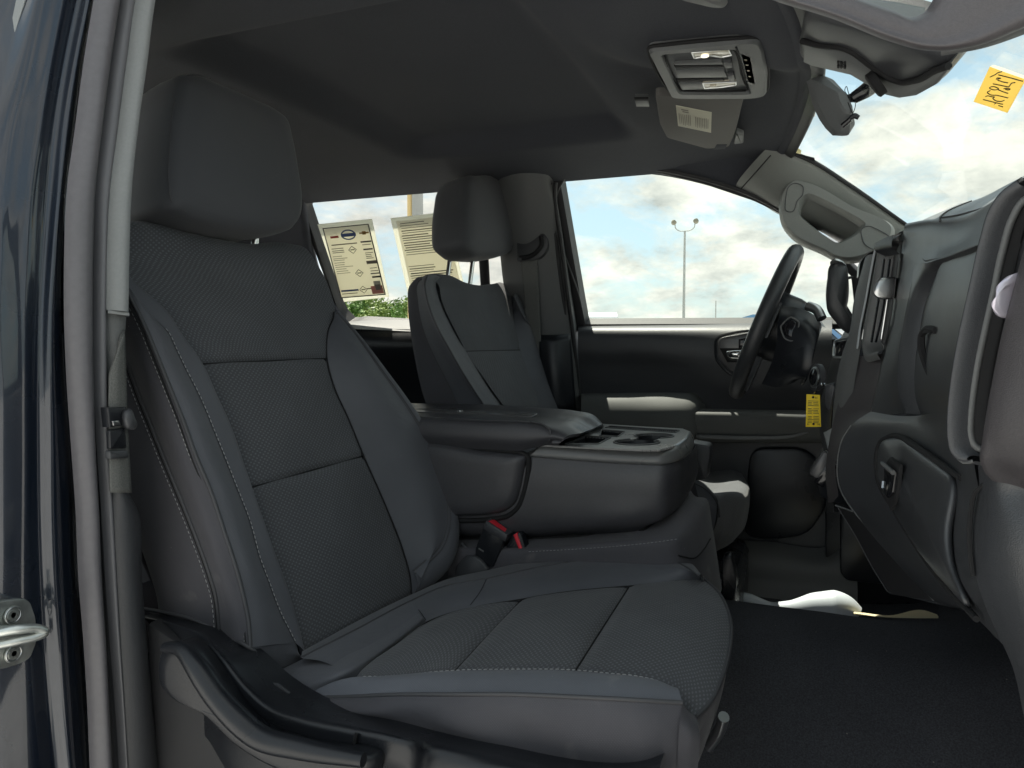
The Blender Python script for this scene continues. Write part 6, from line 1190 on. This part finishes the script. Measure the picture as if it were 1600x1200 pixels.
PQ(.36, .10, .68, .145, M_blueink, 'oval_band'); PQ(.12, .12, .30, .15, M_redink, 'red_script'); PQ(.76, .105, .96, .125, M_goldink, 'gold_emblem'); PQ(.82, .092, .90, .138, M_goldink, 'gold_emblem')
PQ(.10, .235, .66, .25); PQ(.74, .225, .97, .245, M_ink); PQ(.76, .27, .94, .28); PQ(.76, .33, .96, .35, M_ink)
for v in (.29, .32, .345): PQ(.08, v, .34, v+.010)
for v in (.385, .41, .435, .46): PQ(.78, v, .78+random.uniform(.1, .18), v+.009)
for v in (.40, .43, .455, .49, .52, .55, .58, .61, .64): PQ(.06, v, .06+random.uniform(.2, .45), v+.007)
PQ(.76, .50, .98, .545, M_inkg); PQ(.80, .60, .95, .61); PQ(.80, .64, .97, .65); PQ(.79, .675, .98, .69, M_ink); PQ(.80, .72, .98, .745, M_ink)
for u, v in ((.53, .33), (.55, .66), (.55, .90)):
    c = quad_at(q, u, v, .0014, -NG); tube('diamond_mark', [c+ev*sv_*.05, c+eu*su*.085, c-ev*sv_*.05, c-eu*su*.085], .0009, M_ink, pg, 4, closed=True, lin=True, n=32)
    PQ(u-.045, v-.008, u+.045, v+.006)
PQ(.05, .885, .44, .91, M_blueink); PQ(.62, .885, .72, .90); PQ(.05, .935, .40, .945)
PQ(.72, .86, .97, .975, M_pinkink, 'pink_patch'); PQ(.80, .79, .95, .945, M_label, 'white_box'); print_quad('print_line', q, .82, .84, .93, .92, -NG, M_inkg, pg, .0016)
t, pg, q = sheet('window_sheet', 'buff typed sheet half hidden by the driver headrest in the rear door window', '610,341 698,331 729,462 640,470', '619,346 693,338 723,457 645,464')
for i in range(30):
    v = .03+i*.031
    if 13 < i < 18: continue
    print_quad('print_line', q, .05+.03*random.random(), v, random.uniform(.55, .95), v+random.choice((.008, .008, .013)), -NG, M_inkg if i % 7 else M_ink, pg, .001)
# ================================================================ stickers on the windshield
nt = thing('sticky_note', WS('1562,140', -.006)[0], 'mustard yellow square note with handwritten marks stuck on the windshield', 'sticky note')
nq = WS('1546.5,104 1603,124 1574,176.5 1521,159', -.006)
slab('note', nq, -NW, .0008, M_note, nt, .0001)
Zs = lambda s: WS(' '.join(f'{1490+a/10},{80+b/10}' for a, b in px(s)), -.0075)
for s in ('570,405 640,372 700,335 755,320', '665,440 690,418 735,425 700,432 690,450 760,478 850,495', '960,490 915,497 880,535 862,560', '700,370 860,410 1080,470', '615,510 740,535 860,560', '560,570 600,555 650,558 695,580 660,605 600,598 560,580', '785,585 830,580 880,590 860,605 810,598', '570,615 535,655 560,672 680,690 850,730', '500,710 545,698 600,712 640,715 615,740 650,770 720,785 790,770', '460,755 560,780 680,810 770,830', '670,805 640,825', '690,600 760,630 850,660', '700,850 770,870'):
    tube('pen_stroke', Zs(s), .0006, M_ink, nt, 5)
surf('note_fold', [WS('1546.5,104 1575,114.5 1603,124', -.0065), WS('1553,101.5 1580,111 1606,120.5', -.012)], M_stick, nt, 8, 4)
t = thing('inspection_sticker', WS('1238,236', -.006)[0], 'small torn cream sticker in the lower left corner of the windshield', 'sticker')
slab('sticker', WS('1226,231 1232,226 1241,227 1252,236 1249,246 1243,248 1240,241 1231,240', -.006), -NW, .0008, M_stick, t, .0001)
# ================================================================ driver seat belt on the centre pillar
sb2 = thing('driver_seat_belt', AY(830, 450, 2.0), 'grey seat belt running down from its slotted guide on the centre pillar', 'seat belt')
slab('guide_plate', rpoly([AY(x, y, 1.958) for x, y in ((806, 364), (848, 363), (855, 372), (855, 388), (846, 402), (832, 407), (808, 408))], .012), (0, -1, .3), .02, M_plas2, sb2, .004)
tube('guide_slot', [AY(x, y, 1.950) for x, y in ((845, 369), (846, 382), (838, 394), (826, 401), (812, 403))], .0065, M_gap, sb2, 8, n=30)
surf('webbing', [[AY(814, 405, 1.966), AY(827, 405, 1.964), AY(840, 401, 1.966)], [AY(818, 450, 1.985), AY(830, 450, 1.984), AY(842, 450, 1.985)], [AY(822, 520, 1.995), AY(833, 520, 1.994), AY(845, 520, 1.995)], [AY(828, 640, 1.99), AY(838, 640, 1.988), AY(849, 640, 1.99)]], M_web, sb2, 10, 30, thick=.002)
disc('guide_screw', AY(812, 405, 1.948), (0, -1, 0), .007, .004, M_plas2, sb2, 14)
# passenger belt pieces on the near pillar
surf('webbing', [[AX(x, y, -.742) for x, y in ((171, 585), (170, 610), (170, 660), (172, 770))], [AX(x, y, -.738) for x, y in ((187, 540), (185, 600), (186, 660), (190, 770))], [AX(x, y, -.741) for x, y in ((195, 520), (198, 600), (200, 660), (206, 770))]], M_web, sb, 24, 8, thick=.002)
slab('tongue_housing', [AX(x, y, -.734) for x, y in ((169, 637), (198, 636), (199, 655), (196, 664), (172, 668))], (1, 0, 0), .012, M_plas, sb, .002)
pillow('tongue', [AX(x, y, -.728) for x, y in ((198, 641), (204, 638), (211, 652), (215, 664), (212, 671), (200, 670))], (1, -.2, 0), [(.02, .004), (.7, .003), (.95, 0), (1, -.006)], M_plas2, sb, 40)
slab('tongue_plate', [AX(x, y, -.731) for x, y in ((176, 658), (186, 657), (189, 664), (178, 665))], (1, 0, 0), .002, M_satin, sb, .0005)
slab('belt_stop', rpoly([AX(x, y, -.733) for x, y in ((172, 705), (200, 703), (202, 716), (173, 718))], .002), (1, 0, 0), .008, M_plas2, sb, .002)
slab('belt_keeper', rpoly([AX(x, y, -.735) for x, y in ((172, 672), (196, 668), (199, 700), (173, 702))], .002), (1, 0, 0), .006, M_plas, sb, .002)
# ================================================================ things on the driver floor
wp_ = thing('white_plastic_piece', AY(1240, 948, 1.78), 'white moulded plastic piece with a black end lying on the far floor', 'plastic piece')
tube('body', [AY(x, y, 1.78) for x, y in ((1140, 930), (1168, 940), (1205, 951), (1245, 951), (1285, 948), (1318, 950), (1338, 962))], [.014, .020, .015, .019, .031, .036, .022], M_white, wp_, 20, n=60, flat=1.0)
tube('black_end', [AY(1124, 922, 1.78), AY(1136, 927, 1.78), AY(1146, 931, 1.78)], [.010, .018, .018], M_plas, wp_, 16, n=14)
slab('moulded_panel', [AY(x, y, 1.758) for x, y in ((1172, 943), (1174, 942), (1206, 954), (1206, 958), (1173, 954))], (0, -1, .2), .004, M_sleeve, wp_, .001)
pp_ = thing('paper_scrap', AY(1400, 960, 1.6), 'thin strip of buff paper peeping over the carpet under the dashboard', 'paper')
surf('paper', [[AY(x, y, 1.68) for x, y in ((1334, 961), (1395, 965), (1430, 966), (1466, 966))], [AY(x, y, 1.74) for x, y in ((1334, 956.5), (1390, 962), (1420, 961), (1466, 963))], [AY(x, y, 1.78) for x, y in ((1336, 955.5), (1390, 961.5), (1444, 953.5), (1464, 960))]], M_buff, pp_, 20, 8)
